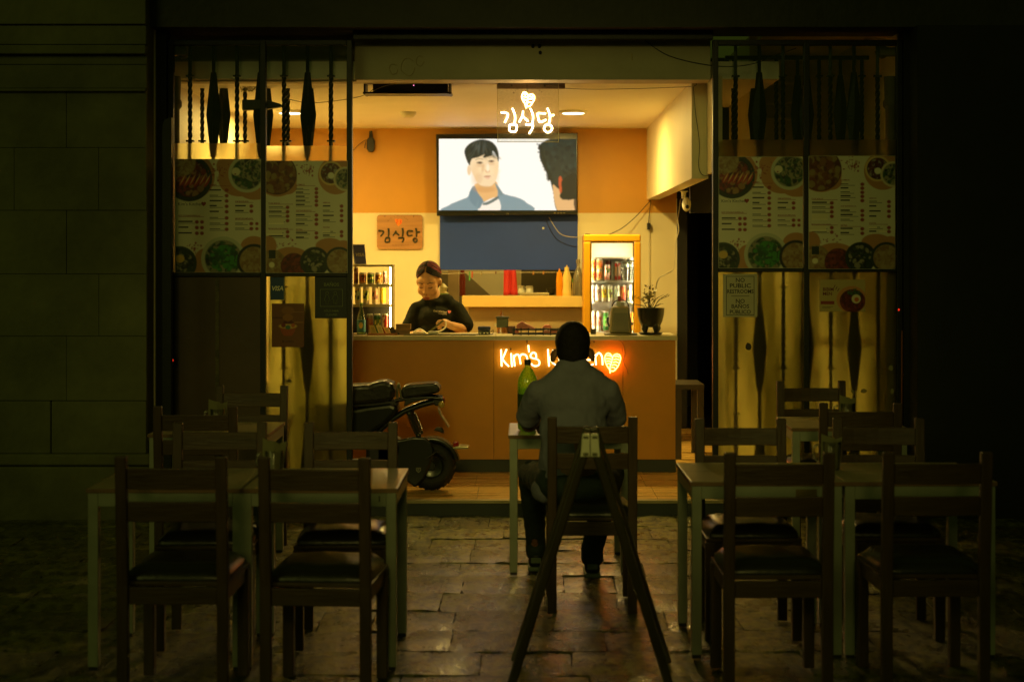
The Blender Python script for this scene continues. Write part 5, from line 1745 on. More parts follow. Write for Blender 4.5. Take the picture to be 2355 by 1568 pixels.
# wire rack with pink packet
x0, x1 = sx(1178, 12.1), sx(1302, 12.1)
r_ = empty('wire_rack', ((x0 + x1) / 2, 12.1, on()), 'low dark rack on the counter holding pink packets', 'rack')
g = MB()
for z in (.004, .036):
    g.box(x0, x1, 12.06, 12.075, on(z), on(z + .009)); g.box(x0, x1, 12.22, 12.235, on(z), on(z + .009))
for i in range(8):
    xx = x0 + .01 + i * (x1 - x0 - .02) / 7
    g.box(xx - .004, xx + .004, 12.055, 12.0595, on(0), on(.055))
    g.box(xx - .003, xx + .003, 12.076, 12.219, on(.037), on(.043))
wbuild(g, 'frame', m_black, r_)
m_pinkp = mat('pink_film', (.60, .20, .16), .35, var=.35, scale=25, bump=.3, bscale=30)
for (pts, d, lab) in (([(1187, 762), (1188, 753), (1200, 745), (1208, 750), (1222, 756), (1232, 762)], 12.12, 'crumpled pink packet sticking up from the rack'),
                      ([(1184, 771), (1184, 765), (1192, 764), (1194, 771)], 12.10, 'pink packet low at the left of the rack'),
                      ([(1250, 771), (1250, 765), (1282, 764), (1284, 771)], 12.10, 'pink packet low at the right of the rack'),
                      ([(1245, 764), (1252, 756), (1262, 755), (1270, 762)], 12.16, 'small clear pink packet beside the man head on the rack')):
    o = MB().prism(pts, d, d + .04).build('packet', m_pinkp, None, bevel=.004)
    o.location.z = on(.010 if 'low' in lab else .047) - sz(max(q[1] for q in pts), d)
    if 'low' in lab:
        o.location.z = on(.0135) - sz(771, d)
    tag(o, lab, 'packet')
# beige dispenser
dq = 12.18
x = sx(1426, dq)
r_ = empty('napkin_dispenser', (x, dq, on()), 'beige tapered dispenser with a cable on top of the counter', 'dispenser')
m_bei = mat('beige_plastic', (.20, .165, .085), .35, var=.06)
MB().box(-.125, .125, -.09, .09, 0, .010).build('base_plate', m_bei, r_, bevel=.003)
g = MB()
ring = [(-.085, .0105), (-.070, .20), (-.060, .215)]
vs, fs = [], []
for hw, z in ring:
    k = abs(hw)
    vs += [(-k, -k * .75, z), (k, -k * .75, z), (k, k * .75, z), (-k, k * .75, z)]
for i in range(2):
    for j in range(4):
        fs.append((i * 4 + j, i * 4 + (j + 1) % 4, (i + 1) * 4 + (j + 1) % 4, (i + 1) * 4 + j))
fs += [(3, 2, 1, 0), (8, 9, 10, 11)]
g.add(vs, fs).build('housing', m_bei, r_, bevel=.018, seg=3)
g = MB(); g.add([(-.060, -.0685, .03), (.060, -.0685, .03), (.050, -.058, .165), (-.050, -.058, .165)], [(0, 1, 2, 3)])
g.build('front_recess', mat('beige_dark', (.12, .10, .05), .4), r_)
MB().tube(smooth_path([(-.062, 0, .212), (-.05, 0, .24), (-.015, 0, .262), (.02, 0, .262), (.055, 0, .24), (.062, 0, .21)]), .0045, 6).build('cable_loop', m_cableb, r_)
MB().box(-.028, .0, -.01, .01, .2155, .25, lin((190, 190, 170))).box(.004, .03, -.01, .01, .2155, .245, lin((150, 150, 130))).build('paper_roll', m_plain, r_)
MB().box(-.018, .006, -.008, .008, .251, .29, lin((120, 30, 20))).build('red_clip', m_plain, r_, bevel=.003)
MB().tube([(-.085, -.02, .06), (-.10, -.03, .10), (-.095, -.02, .13)], .008, 6).build('side_key', m_blackplastic, r_)
MB().box(.083, .095, -.01, .02, .07, .09).build('side_key', m_blackplastic, r_)
# pot plant
x = sx(1496, 12.2)
r_ = empty('potted_plant', (x, 12.2, on()), 'black footed pot with a spindly plant at the right end of the counter', 'plant')
m_pot = mat('black_pot', (.014, .015, .011), .35, var=.2)
MB().lathe([(.075, 0), (.088, .008), (.092, .016), (.07, .016)], n=24).build('saucer', m_pot, r_, smooth=40)
MB().lathe([(.045, .055), (.07, .062), (.088, .10), (.100, .15), (.104, .20), (.094, .20), (.086, .14)], n=24).build('pot', m_pot, r_, smooth=40)
for a in (.6, 2.2, 3.9, 5.3):
    MB().tube([(.055 * math.cos(a), .055 * math.sin(a), .075), (.068 * math.cos(a), .068 * math.sin(a), .04), (.06 * math.cos(a), .06 * math.sin(a), .017)], [.028, .024, .014], 8).build('foot', m_pot, r_, smooth=60)
MB().lathe([(.085, .175), (.04, .18), (.002, .181)], n=16).build('soil', mat('soil', (.03, .02, .01), .9, bump=.5), r_)
rg = random.Random(14)
m_stem = mat('plant_stem', (.07, .055, .015), .6)
m_leafy = mat('plant_leaf', (.16, .13, .02), .4, var=.4)
g = MB(); lf = MB()
for i in range(15):
    a = rg.uniform(0, 6.28)
    L = rg.uniform(.08, .17); up = rg.uniform(.03, .16)
    p0 = Vector((rg.uniform(-.02, .02), rg.uniform(-.02, .02), .18))
    p1 = p0 + Vector((math.cos(a) * L * .4, math.sin(a) * L * .4, up * .7))
    p2 = p0 + Vector((math.cos(a) * L, math.sin(a) * L, up))
    g.tube(smooth_path([p0, p1, p2], 4), [.0035 - .0003 * q for q in range(9)], 5)
    if i % 3 == 0:
        for k in range(3):
            c = p1.lerp(p2, k / 3 + .2)
            lf.add([c, c + Vector((.012, .004, .006)), c + Vector((.022, 0, .018)), c + Vector((.008, -.004, .012))], [(0, 1, 2, 3)])
for i in range(60):
    a, b_ = rg.uniform(0, 6.28), rg.uniform(-1, 1)
    rr = .055 * (rg.random() ** .4)
    c = Vector((-.012 + rr * math.cos(a) * math.sqrt(1 - b_ * b_), rr * math.sin(a), .30 + rr * 1.5 * b_))
    n_ = Vector((rg.uniform(-1, 1), rg.uniform(-1, 1), rg.uniform(-1, 1))).normalized() * .013
    o_ = n_.orthogonal()
    lf.add([c - n_, c + o_ * .6, c + n_, c - o_ * .6], [(0, 1, 2, 3)])
g.tube([(0, 0, .18), (-.008, 0, .24), (-.012, 0, .32)], [.008, .006, .004], 6)
g.build('stems', m_stem, r_, smooth=60)
lf.build('leaves', m_leafy, r_)
# white plug on the counter by pot etc: dark knob board
item(MB().lathe([(.02, 0), (.02, .035), (.015, .04)], n=12), 'dark_jar', 'small dark jar on the counter right of the rack', 'jar', m_blackplastic, (sx(1364, 12.25), 12.25, on()), 0, 0, 40)

# hanging ornament behind the left glass
d = 12.6
r_ = empty('hanging_ornament', P(450, 190, d), 'pale hanging flower ornament behind the left glass', 'ornament')
m_orn = mat('ornament_fabric', (.24, .20, .06), .6, var=.3)
g = MB()
c = P(452, 232, d)
for k in range(9):
    a = k * .7
    g.tube(smooth_path([c, c + Vector((math.cos(a) * .05, .02 * math.sin(k), math.sin(a) * .05 + .02)), c + Vector((math.cos(a) * .09, 0, math.sin(a) * .08))], 4), [.012, .012, .013, .012, .010, .009, .008, .006, .003], 6)
wbuild(g, 'petals', m_orn, r_, smooth=60)
wbuild(MB().ball(P(452, 285, d), (.05, .04, .085), 12, 10), 'bell', m_orn, r_, smooth=60)
wbuild(MB().tube([P(452, 187, d), P(452, 232, d)], .002, 5), 'string', m_cableb, r_)
r_ = tag(MB().tube([P(558 + 9 * math.cos(i * 1.3) + i * .7, 206 + 7 * math.sin(i * 2.1), 10.95 + .01 * math.sin(i)) for i in range(40)], .0022, 5).build('wire_ornament', mat('gold_wire', (.35, .28, .05), .35, .6)), 'tangled gold wire ornament hanging behind the left glass', 'ornament')

# ================================================================== TABLES AND CHAIRS
TH_ = .74
TS = .64


def make_table():
    r_ = empty('cafe_table', (0, 0, 0))
    h = TS / 2
    MB().box(-h, h, -h, h, TH_ - .018, TH_).build('table_top', m_top, r_, bevel=.003)
    e = MB()
    e.box(-h - .002, h + .002, -h - .003, -h - .0002, TH_ - .0175, TH_ - .001); e.box(-h - .002, h + .002, h + .0002, h + .003, TH_ - .0175, TH_ - .001)
    e.box(-h - .003, -h - .0002, -h, h, TH_ - .0175, TH_ - .001); e.box(h + .0002, h + .003, -h, h, TH_ - .0175, TH_ - .001)
    e.build('edge_band', m_topedge, r_)
    q = h - .004
    t = .042
    for sx_, sy_ in ((0, -1), (0, 1), (-1, 0), (1, 0)):
        if sx_ == 0:
            MB().box(-q + t, q - t, min(sy_ * q, sy_ * (q - .022)), max(sy_ * q, sy_ * (q - .022)), TH_ - .074, TH_ - .0185).build('apron', m_steel, r_, bevel=.002)
        else:
            MB().box(min(sx_ * q, sx_ * (q - .022)), max(sx_ * q, sx_ * (q - .022)), -q + t, q - t, TH_ - .074, TH_ - .0185).build('apron', m_steel, r_, bevel=.002)
    for sx_ in (-1, 1):
        for sy_ in (-1, 1):
            x0, x1 = sorted((sx_ * q, sx_ * (q - t))); y0, y1 = sorted((sy_ * q, sy_ * (q - t)))
            leg = MB().box(x0, x1, y0, y1, .012, TH_ - .0185).build('leg', m_steel, r_, bevel=.003)
            MB().box(x0 + .003, x1 - .003, y0 + .003, y1 - .003, -.004, .0118).build('glide', m_blackplastic, leg)
    return r_


def make_chair():
    r_ = empty('pine_chair', (0, 0, 0))
    W = .425 / 2
    pw, pd = .044, .03
    for s in (-1, 1):
        g = MB()
        x0, x1 = sorted((s * W, s * (W - pw)))
        # rear post: upright to the seat then raked back
        prof = [(-.205, -.004), (-.205 + pd, -.004), (-.205 + pd, .44), (-.235 + pd, .93), (-.237, .93), (-.207, .44)]
        vs = [(x0, y, z) for y, z in prof] + [(x1, y, z) for y, z in prof]
        n = 6
        g.add(vs, [tuple(range(n - 1, -1, -1)), tuple(range(n, 2 * n))] + [(i, (i + 1) % n, (i + 1) % n + n, i + n) for i in range(n)])
        g.build('rear_post', m_wood, r_, bevel=.004)
        MB().box(x0, x1, .185, .185 + pw, -.004, .43).build('front_leg', m_wood, r_, bevel=.004)
        MB().box(x0 + .01, x1 - .01, -.174, .184, .375, .43).build('side_rail', m_wood, r_, bevel=.003)
    yb = lambda z: -.205 + pd / 2 - .03 * max(0, z - .44) / .49
    for z0, z1 in ((.805, .885), (.682, .758)):
        g = MB()
        a, b = yb(z0), yb(z1)
        xx = W - pw + .0005
        vs = []
        for i in range(7):
            u = i / 6 * 2 - 1
            cv = -.012 * (1 - u * u)
            for y, z in ((a - .009, z0), (a + .009, z0), (b + .009, z1), (b - .009, z1)):
                vs.append((u * xx, y + cv, z))
        fs = [(0, 3, 2, 1), (24, 25, 26, 27)]
        for i in range(6):
            for k in range(4):
                fs.append((i * 4 + k, i * 4 + (k + 1) % 4, (i + 1) * 4 + (k + 1) % 4, (i + 1) * 4 + k))
        g.add(vs, fs).build('back_slat', m_woodx, r_, bevel=.003)
    MB().box(-W + pw, W - pw, -.198, -.178, .365, .43).build('rear_rail', m_woodx, r_, bevel=.003)
    MB().box(-W + pw, W - pw, .195, .215, .375, .43).build('front_rail', m_woodx, r_, bevel=.003)
    MB().box(-W + .002, W - .002, -.172, .232, .4305, .448).build('seat_board', m_woodx, r_, bevel=.004)
    # cushion: puffed pad
    N = 10
    vs, fs = [], []
    for side in (1, 0):
        for j in range(N + 1):
            for i in range(N + 1):
                u, v = i / N * 2 - 1, j / N * 2 - 1
                e = (1 - abs(u) ** 5) * (1 - abs(v) ** 5)
                z = .4485 + (.018 + .042 * e ** .45 if side else .0) + (.0 if side else .0)
                z += .003 * math.sin(u * 7 + v * 3) * e if side else 0
                k = 1 - .05 * (abs(u * v) ** 3)
                vs.append((u * (W - .008) * k, .032 + v * .198 * k, z))
    o = (N + 1) ** 2
    for j in range(N):
        for i in range(N):
            a = j * (N + 1) + i
            fs.append((a, a + 1, a + N + 2, a + N + 1)); fs.append((o + a, o + a + N + 1, o + a + N + 2, o + a + 1))
    for i in range(N):
        fs.append((i, o + i, o + i + 1, i + 1)); a = N * (N + 1) + i
        fs.append((a, a + 1, o + a + 1, o + a))
        a = i * (N + 1); fs.append((a, a + N + 1, o + a + N + 1, o + a)); a += N
        fs.append((a, o + a, o + a + N + 1, a + N + 1))
    MB().add(vs, fs).build('cushion', m_leather, r_, smooth=60)
    return r_


t0 = make_table()
tables = [
    (-1.455, 6.88, 0, 'pale cafe table at the left front, left one of two pushed together'),
    (-.829, 6.88, 0, 'pale cafe table at the left front, right one of two pushed together'),
    (-1.68, 8.92, .01, 'pale cafe table at the left back near the brown panel'),
    (.25, 8.86, 0, 'pale cafe table where the man sits with the green bottle'),
    (1.03, 7.08, .0, 'pale cafe table at the right front, left one of two pushed together'),
    (1.674, 7.08, 0, 'pale cafe table at the right front, right one of two pushed together'),
    (1.82, 9.22, -.02, 'pale cafe table at the right back near the frosted glass'),
]
tb = []
for i, (x, y, a, lab) in enumerate(tables):
    o = t0 if i == 0 else copy_tree(t0)
    o.location = (x, y, .004); o.rotation_euler.z = a
    tag(o, lab, 'table', 'cafe tables')
    tb.append(o)
c0 = make_chair()
chairs = [
    (-1.32, 6.30, .0, 'dark pine chair in the left foreground, left of two with backs to the viewer'),
    (-.765, 6.27, -.05, 'dark pine chair in the left foreground, right of two with backs to the viewer'),
    (-1.37, 7.12, math.pi + .02, 'pine chair tucked behind the left front table facing the viewer, left one'),
    (-.775, 7.13, math.pi, 'pine chair tucked behind the left front table facing the viewer, right one, before the scooter'),
    (-1.655, 8.37, .02, 'pine chair at the near side of the left back table'),
    (-1.60, 9.26, math.pi - .02, 'pine chair at the far side of the left back table against the brown panel'),
    (.333, 7.82, 0, 'pine chair in the centre with the man sitting on it'),
    (.99, 6.42, .0, 'dark pine chair in the right foreground with its back to the viewer, left one'),
    (1.60, 6.44, .03, 'dark pine chair at the right edge of the foreground with its back to the viewer'),
    (1.02, 7.30, math.pi, 'pine chair tucked behind the right front table facing the viewer, left one'),
    (1.66, 7.32, math.pi - .02, 'pine chair tucked behind the right front table facing the viewer, right one'),
    (1.76, 8.55, .0, 'pine chair at the near side of the right back table'),
    (1.78, 9.62, math.pi + .02, 'pine chair at the far side of the right back table against the frosted glass'),
]
for i, (x, y, a, lab) in enumerate(chairs):
    o = c0 if i == 0 else copy_tree(c0)
    o.location = (x, y, .004); o.rotation_euler.z = a + (0 if i == 6 else random.Random(i + 3).uniform(-.045, .045))
    tag(o, lab, 'chair', 'pine chairs')

# ---- glass mugs with napkins, cup
m_mug = glass_mat('mug_glass', (.93, .93, .88), .5, .03, .03)
m_nap = mat('napkin_paper', (.20, .19, .09), .8, var=.1)


def mug(x, y, lab, r=.042, h=.105, nap=True, handle=-1):
    r_ = empty('glass_mug', (x, y, TH_ + .005), lab, 'mug', 'glass mugs with napkins')
    MB().lathe([(r * .82, 0), (r * .86, .004), (r, h), (r * .93, h), (r * .80, .008), (.002, .008)], n=24).build('glass', m_mug, r_, smooth=40)
    s = handle
    MB().tube(smooth_path([(s * r * .95, 0, h * .85), (s * r * 1.65, 0, h * .82), (s * r * 1.75, 0, h * .45), (s * r * .9, 0, h * .18)], 6), .006, 8).build('handle', m_mug, r_, smooth=60)
    if nap:
        rg = random.Random(int(x * 100))
        for k in range(9):
            a = (k - 4) * .13
            b = .006 * (k - 4)
            vs = [(-.026 + b, -.012 + .003 * k, .012), (.024 + b * .5, -.012 + .003 * k, .012), (.026 + b * 1.1, -.014 + .004 * k, .135 + .008 * math.sin(k)), (-.020 + b * 1.1, -.014 + .004 * k, .16 - .005 * k)]
            MB().add(vs + [(v[0], v[1] + .0012, v[2]) for v in vs], [(0, 1, 2, 3), (7, 6, 5, 4), (0, 4, 5, 1), (1, 5, 6, 2), (2, 6, 7, 3), (3, 7, 4, 0)]).build('napkin', m_nap, r_)
    return r_


mug(sx(500, 8.92), 8.92, 'glass mug with folded napkins on the left back table')
mug(sx(630, 6.98), 6.98, 'glass mug with napkins on the left front tables')
mug(sx(1911, 7.15), 7.15, 'glass mug with napkins on the right front tables', .044, .125)
r_ = mug(sx(1948, 9.2), 9.2, 'glass cup of napkins on the right back table', .044, .11, True, -1)
# number label on table apron
wbuild(MB().box(sx(1830, 6.755), sx(1878, 6.755), 6.7595, 6.762, .676, .712, lin((120, 100, 50))), 'label_plate', m_plain, tb[4])
wbuild(MB().text('1', (sx(872, 6.56), 6.5628, .690), .024, lin((60, 60, 30)), bold=.04), 'number', m_plain, tb[1])

# ---- big soda bottle on the man's table
m_soda = glass_mat('green_pet', (.85, 1.0, .30), .2, .05, .5, (.75, 1.0, .06))
d = 8.78
o = MB().lathe([(.040, 0), (.052, .008), (.055, .03), (.052, .05), (.055, .07), (.055, .25), (.050, .285), (.030, .325), (.015, .345), (.015, .362)], (0, 0, 0), 24).build('soda_bottle', m_soda, None, smooth=50)
o.location = (sx(1213, d), d, TH_ + .005)
tag(o, 'large green soda bottle on the man table', 'bottle')
MB().lathe([(.017, .356), (.018, .36), (.018, .385), (.014, .387)], (0, 0, 0), 16).build('cap', m_blackplastic, o)
MB().lathe([(.0505, .012), (.0535, .03), (.0505, .05), (.0535, .07), (.0535, .232)], (0, 0, 0), 20).build('drink', glass_mat('green_soda', (.45, .9, .06), .0, .05, .40, (.30, .85, .02)), o, smooth=50)
MB().lathe([(.0558, .10), (.0558, .20)], (0, 0, 0), 24, [lin((60, 80, 20))] * 2).build('label_band', m_can, o)

# ---- folding pavement board seen edge-on in the foreground
d0, d1 = 6.12, 6.72
ar = empty('pavement_sign', (sx(1362, 6.2), 6.4, 0), 'wooden folding pavement sign seen edge-on in the centre foreground', 'sandwich board')
zt_ = sz(1000, d0)
xm = sx(1365, d0)
m_af = mat('aframe_wood', (.045, .034, .012), .28, var=.25, scale=5, stretch=(3, 3, .6), coat=.6)
for s in (-1, 1):
    top = Vector((xm + s * .012, 0, zt_ - .03)); bot = Vector((xm + s * .318 - .0, 0, .002))
    for y in (d0 + .02, d1 - .02):
        wbuild(MB().bar(top + Vector((0, y, 0)), bot + Vector((0, y, 0)), .036, .04), 'stile', m_af, ar, bevel=.008, seg=3)
    n_ = Vector((1, 0, 0))
    g = MB().bar(top.lerp(bot, .03) + Vector((0, (d0 + d1) / 2, 0)), top.lerp(bot, .88) + Vector((0, (d0 + d1) / 2, 0)), .008, d1 - d0 - .082)
    wbuild(g, 'board', mat('chalkboard', (.012, .014, .010), .6, var=.2), ar)
m_wl = mat('hinge_white', (.80, .76, .58), .35, 0, var=.1)
for s in (-1, 1):
    a = xm + s * .0015
    b = xm + s * .036
    g = MB()
    x0, x1 = sorted((a, b))
    vs = [(xm + s * .0015, d0 - .008, zt_ + .006), (xm + s * .030, d0 - .008, zt_ + .006), (xm + s * .037, d0 - .008, zt_ - .082), (xm + s * .0015, d0 - .008, zt_ - .082)]
    vs += [(x, y + .009, z) for x, y, z in vs]
    g.add(vs, [(0, 1, 2, 3), (7, 6, 5, 4), (0, 4, 5, 1), (1, 5, 6, 2), (2, 6, 7, 3), (3, 7, 4, 0)])
    wbuild(g, 'end_plate', m_wl, ar, bevel=.002)
    wbuild(MB().box(xm + (s * .017) - .010, xm + (s * .017) + .010, d0 - .012, d0 - .0085, zt_ - .012, zt_ - .002), 'hinge', mat('bright_hinge', (.8, .75, .5), .2, .9), ar)
    wbuild(MB().box(xm + (s * .017) - .010, xm + (s * .017) + .010, d0 - .012, d0 - .0085, zt_ - .078, zt_ - .066), 'hinge', MATS['bright_hinge'], ar)

ar.rotation_euler.z = R(-2.7)
# ---- desk in the dark passage
m_desk = mat('desk_tan', (.026, .020, .010), .5, var=.1)
r_ = empty('side_desk', (sx(1588, 12.9), 12.9, ZF), 'dim tan desk in the dark side passage', 'desk')
d = 12.75
X0, X1, zz = sx(1552, d), sx(1619, d), sz(884, d)
wbuild(MB().box(X0, X1, d, d + .5, zz - .04, zz), 'desk_top', m_desk, r_, bevel=.003)
for x in (X0 + .002, X1 - .052):
    for y in (d + .01, d + .44):
        wbuild(MB().box(x, x + .05, y, y + .05, ZF, zz - .041), 'leg', m_desk, r_, bevel=.002)

# ================================================================== SCOOTER
dM = 11.08


def zm(x, y):
    return (1030 * .77156 + x * .31888 * .77156, 1000 * .77156 + y * .31888 * .77156)


def mp(x, y, dd=0.):
    return P(*zm(x, y), dM + dd)


sc_ = empty('electric_scooter', (sx(780, dM), dM, ZF), 'black electric scooter parked in front of the counter, rear wheel showing', 'scooter')
m_rub = mat('tyre_rubber', (.010, .010, .009), .7, var=.3, bump=.3, bscale=60)
m_sb = mat('scooter_black', (.005, .007, .005), .30, var=.1, coat=.15)
m_chr = mat('scooter_metal', (.35, .32, .2), .3, .8)


def sprism(pts, w_, name, m, bevel=.012, off=0., parent=None):
    g = MB().prism([zm(*p) for p in pts], dM + off - w_ / 2, dM + off + w_ / 2, None, dM)
    return wbuild(g, name, m, parent or sc_, bevel=bevel, seg=3)


def wheel(cx, cy):
    c = mp(cx, cy)
    Rr = .169
    c.z = ZF + Rr + .001
    t = MB()
    k = 40
    t.tube([(c.x + (Rr - .052) * math.cos(2 * math.pi * i / k), c.y, c.z + (Rr - .052) * math.sin(2 * math.pi * i / k)) for i in range(k)], .052, 14, None, True)
    # tread blocks
    for i in range(48):
        a = 2 * math.pi * i / 48
        M = Matrix.Translation(c) @ Matrix.Rotation(-a, 4, 'Y') @ Matrix.Rotation(.5 if i % 2 else -.5, 4, 'X')
        t.box(Rr - .008, Rr + .0005, -.04 if i % 2 else .004, -.004 if i % 2 else .04, -.005, .005, None, M)
    w1 = wbuild(t, 'wheel', m_rub, sc_, smooth=50)
    g = MB()
    Mx = Matrix.Rotation(R(90), 3, 'X')
    g.lathe([(.072, -.045), (.080, -.05), (.080, .05), (.072, .045)], c, 28, None, Mx)
    for i in range(5):
        a = 2 * math.pi * i / 5 + .3
        g.bar(c + Vector((.02 * math.cos(a), -.035, .02 * math.sin(a))), c + Vector((.078 * math.cos(a), -.04, .078 * math.sin(a))), .018, .012)
    g.lathe([(.03, -.055), (.034, -.04), (.034, .05), (.03, .055)], c, 20, None, Mx)
    q = wbuild(g, 'rim', m_sb, sc_, smooth=40); q.parent = w1; q.matrix_parent_inverse = Matrix()
    g = MB().lathe([(.052, -.062), (.056, -.060), (.052, -.058)], c, 28, None, Mx)
    q = wbuild(g, 'brake_disc', m_chr, sc_, smooth=40); q.parent = w1; q.matrix_parent_inverse = Matrix()


wheel(800, 1235)
wheel(-760, 1235)
sprism([(-260, 470), (80, 452), (220, 446), (320, 415), (400, 408), (450, 440), (475, 500), (462, 585), (380, 610), (80, 640), (-260, 640)], .26, 'rider_seat', m_leather, .03)
sprism([(525, 505), (545, 462), (600, 448), (760, 436), (850, 434), (884, 470), (892, 512), (850, 530), (700, 556), (540, 580)], .22, 'pillion_seat', m_leather, .025)
sprism([(-300, 660), (80, 668), (250, 640), (430, 618), (515, 655), (480, 720), (370, 830), (200, 930), (-300, 960)], .24, 'body_shell', m_sb, .03)
sprism([(-300, 640), (470, 600), (500, 640), (-300, 668)], .2, 'seat_base', m_blackplastic, .004)
g = MB()
for off in (-.07, .07):
    v = Vector((0, off, 0))
    g.tube([mp(300, 905) + v, mp(420, 790) + v, mp(560, 700) + v, mp(700, 645) + v, mp(830, 610) + v], .018, 10)
    g.tube([mp(470, 600) + v, mp(640, 575) + v, mp(800, 570) + v, mp(900, 580) + v], .012, 8)
wbuild(g, 'tail_frame', m_sb, sc_, smooth=50)
sprism([(560, 590), (740, 560), (740, 590), (640, 612), (550, 655)], .16, 'under_tray', m_blackplastic, .006)
sprism([(820, 570), (905, 575), (925, 600), (920, 640), (840, 650), (815, 610)], .12, 'tail_light_housing', m_blackplastic, .008)
sprism([(905, 575), (925, 578), (930, 620), (918, 645), (905, 640)], .10, 'tail_light', mat('red_lens', (.30, .01, .008), .15, var=.1), .004)
for off in (-.09, .09):
    g = MB().ball(mp(895, 645, off), (.022, .018, .024), 12, 8)
    wbuild(g, 'turn_signal', mat('amber_lens', (.45, .30, .06), .15), sc_, smooth=60)
sprism([(862, 660), (882, 690), (905, 745), (940, 800), (970, 852), (958, 850), (925, 795), (890, 745), (868, 700)], .13, 'plate_holder', m_chr, .003)
for off in (-.10, .10):
    g = MB()
    v = Vector((0, off, 0))
    a, b = mp(605, 715) + v, mp(690, 915) + v
    g.tube([a, b], .011, 8)
    pts = []
    ax = (b - a).normalized(); u = ax.orthogonal().normalized(); w_ = ax.cross(u)
    for i in range(96):
        t_ = i / 95
        pts.append(a.lerp(b, .12 + .78 * t_) + (u * math.cos(t_ * 11 * 2 * math.pi) + w_ * math.sin(t_ * 11 * 2 * math.pi)) * .022)
    g.tube(pts, .0045, 5)
    g.ball(a, .02, 10, 8); g.ball(b, .02, 10, 8)
    wbuild(g, 'shock_absorber', mat('spring_steel', (.06, .065, .05), .35, .6), sc_, smooth=60)
# rear mudguard as an arc
g = MB()
c = mp(800, 1235); c.z = ZF + .17
vs, fs = [], []
for i in range(21):
    a = R(140 - i * 6.4)
    rr = .192
    for j, yv in enumerate((-.075, -.065, -.03, .03, .065, .075)):
        k = rr - (.022 if j in (0, 5) else 0)
        vs.append((c.x + k * math.cos(a), c.y + yv, c.z + k * math.sin(a)))
for i in range(20):
    for j in range(5):
        fs.append((i * 6 + j, i * 6 + j + 1, (i + 1) * 6 + j + 1, (i + 1) * 6 + j))
g.add(vs, fs)
o = wbuild(g, 'mudguard', m_sb, sc_, smooth=50)
q = o.modifiers.new('s', 'SOLIDIFY'); q.thickness = .006
sprism([(1005, 985), (1055, 985), (1060, 1030), (1010, 1040)], .10, 'rear_reflector', MATS['red_lens'], .006)
sprism([(1000, 1035), (1060, 1022), (1150, 1028), (1155, 1040), (1130, 1050), (1000, 1052)], .13, 'mud_flap', m_chr, .004)
sprism([(825, 875), (850, 850), (900, 848), (922, 880), (925, 905), (870, 885)], .06, 'side_light', m_blackplastic, .008, -.05)
sprism([(300, 960), (520, 955), (640, 930), (760, 935), (810, 985), (835, 1060), (800, 1180), (740, 1320), (660, 1400), (560, 1330), (480, 1230), (300, 1220)], .05, 'swingarm_cover', m_sb, .015, -.085)
sprism([(200, 930), (480, 950), (560, 1000), (520, 1200), (200, 1220)], .22, 'motor_housing', m_blackplastic, .03)
sprism([(-700, 1180), (300, 1160), (300, 1240), (-700, 1240)], .24, 'footboard', m_blackplastic, .01)
g = MB()
g.tube([mp(-760, 1235), mp(-640, 900), mp(-560, 600), mp(-520, 420)], .03, 10)
g.tube([mp(-520, 420, -.32), mp(-540, 400, -.18), mp(-540, 400, .18), mp(-520, 420, .32)], .014, 8)
wbuild(g, 'steering_column', m_sb, sc_, smooth=50)
sprism([(-760, 640), (-560, 600), (-500, 900), (-540, 1200), (-700, 1200), (-640, 900)], .26, 'leg_shield', m_sb, .03)
wbuild(MB().ball(mp(-640, 520), (.09, .09, .09), 16, 12), 'headlight', m_sb, sc_, smooth=60)
# maker's badge on the swingarm cover
g = MB()
bc = mp(680, 1253, -.113)
sh_ = [(-.016, .013), (.016, .013), (.014, -.004), (0, -.018), (-.014, -.004)]
g.tube([bc + Vector((x, 0, z)) for x, z in sh_], .0018, 5, None, True)
for k in range(3):
    g.bar(bc + Vector((-.010 + .002 * k, 0, .004 - k * .006)), bc + Vector((.008 - .003 * k, 0, .007 - k * .006)), .002, .002)
wbuild(g, 'badge', mat('badge_silver', (.5, .5, .4), .3, .6), sc_)
wbuild(MB().tube([mp(750, 1150, -.12), mp(850, 1080, -.12), mp(930, 1150, -.10)], .007, 8), 'brake_hose', m_blackplastic, sc_, smooth=60)
wbuild(MB().tube(smooth_path([mp(485, 600, -.06), mp(480, 540, -.06), mp(492, 450, -.06), mp(505, 480, -.06), mp(520, 580, -.06)], 5), .008, 8), 'seat_hinge', m_chr, sc_, smooth=60)

# ================================================================== PEOPLE
# ---- worker behind the counter
DWm = 12.78


def W(px, py, dd=0.):
    """picture position at the worker's depth, then moved dd metres back"""
    p = P(px, py, DWm)
    p.y += dd
    return p


wk = empty('person', (W(1003, 0).x, DWm, ZF), 'worker in a black T-shirt looking down at a cord in their hands behind the counter', 'person')
HC = W(985, 649)
HS = 1.15
hx, hz = HC.x, HC.z


def Hd(x, y, z):
    """head frame: x right in picture, y back, z up, head bowed forward and turned a little to the left"""
    v = Vector((x, y, z)) * HS
    v = Euler((R(24), 0, R(-12))).to_matrix() @ v
    return HC + v


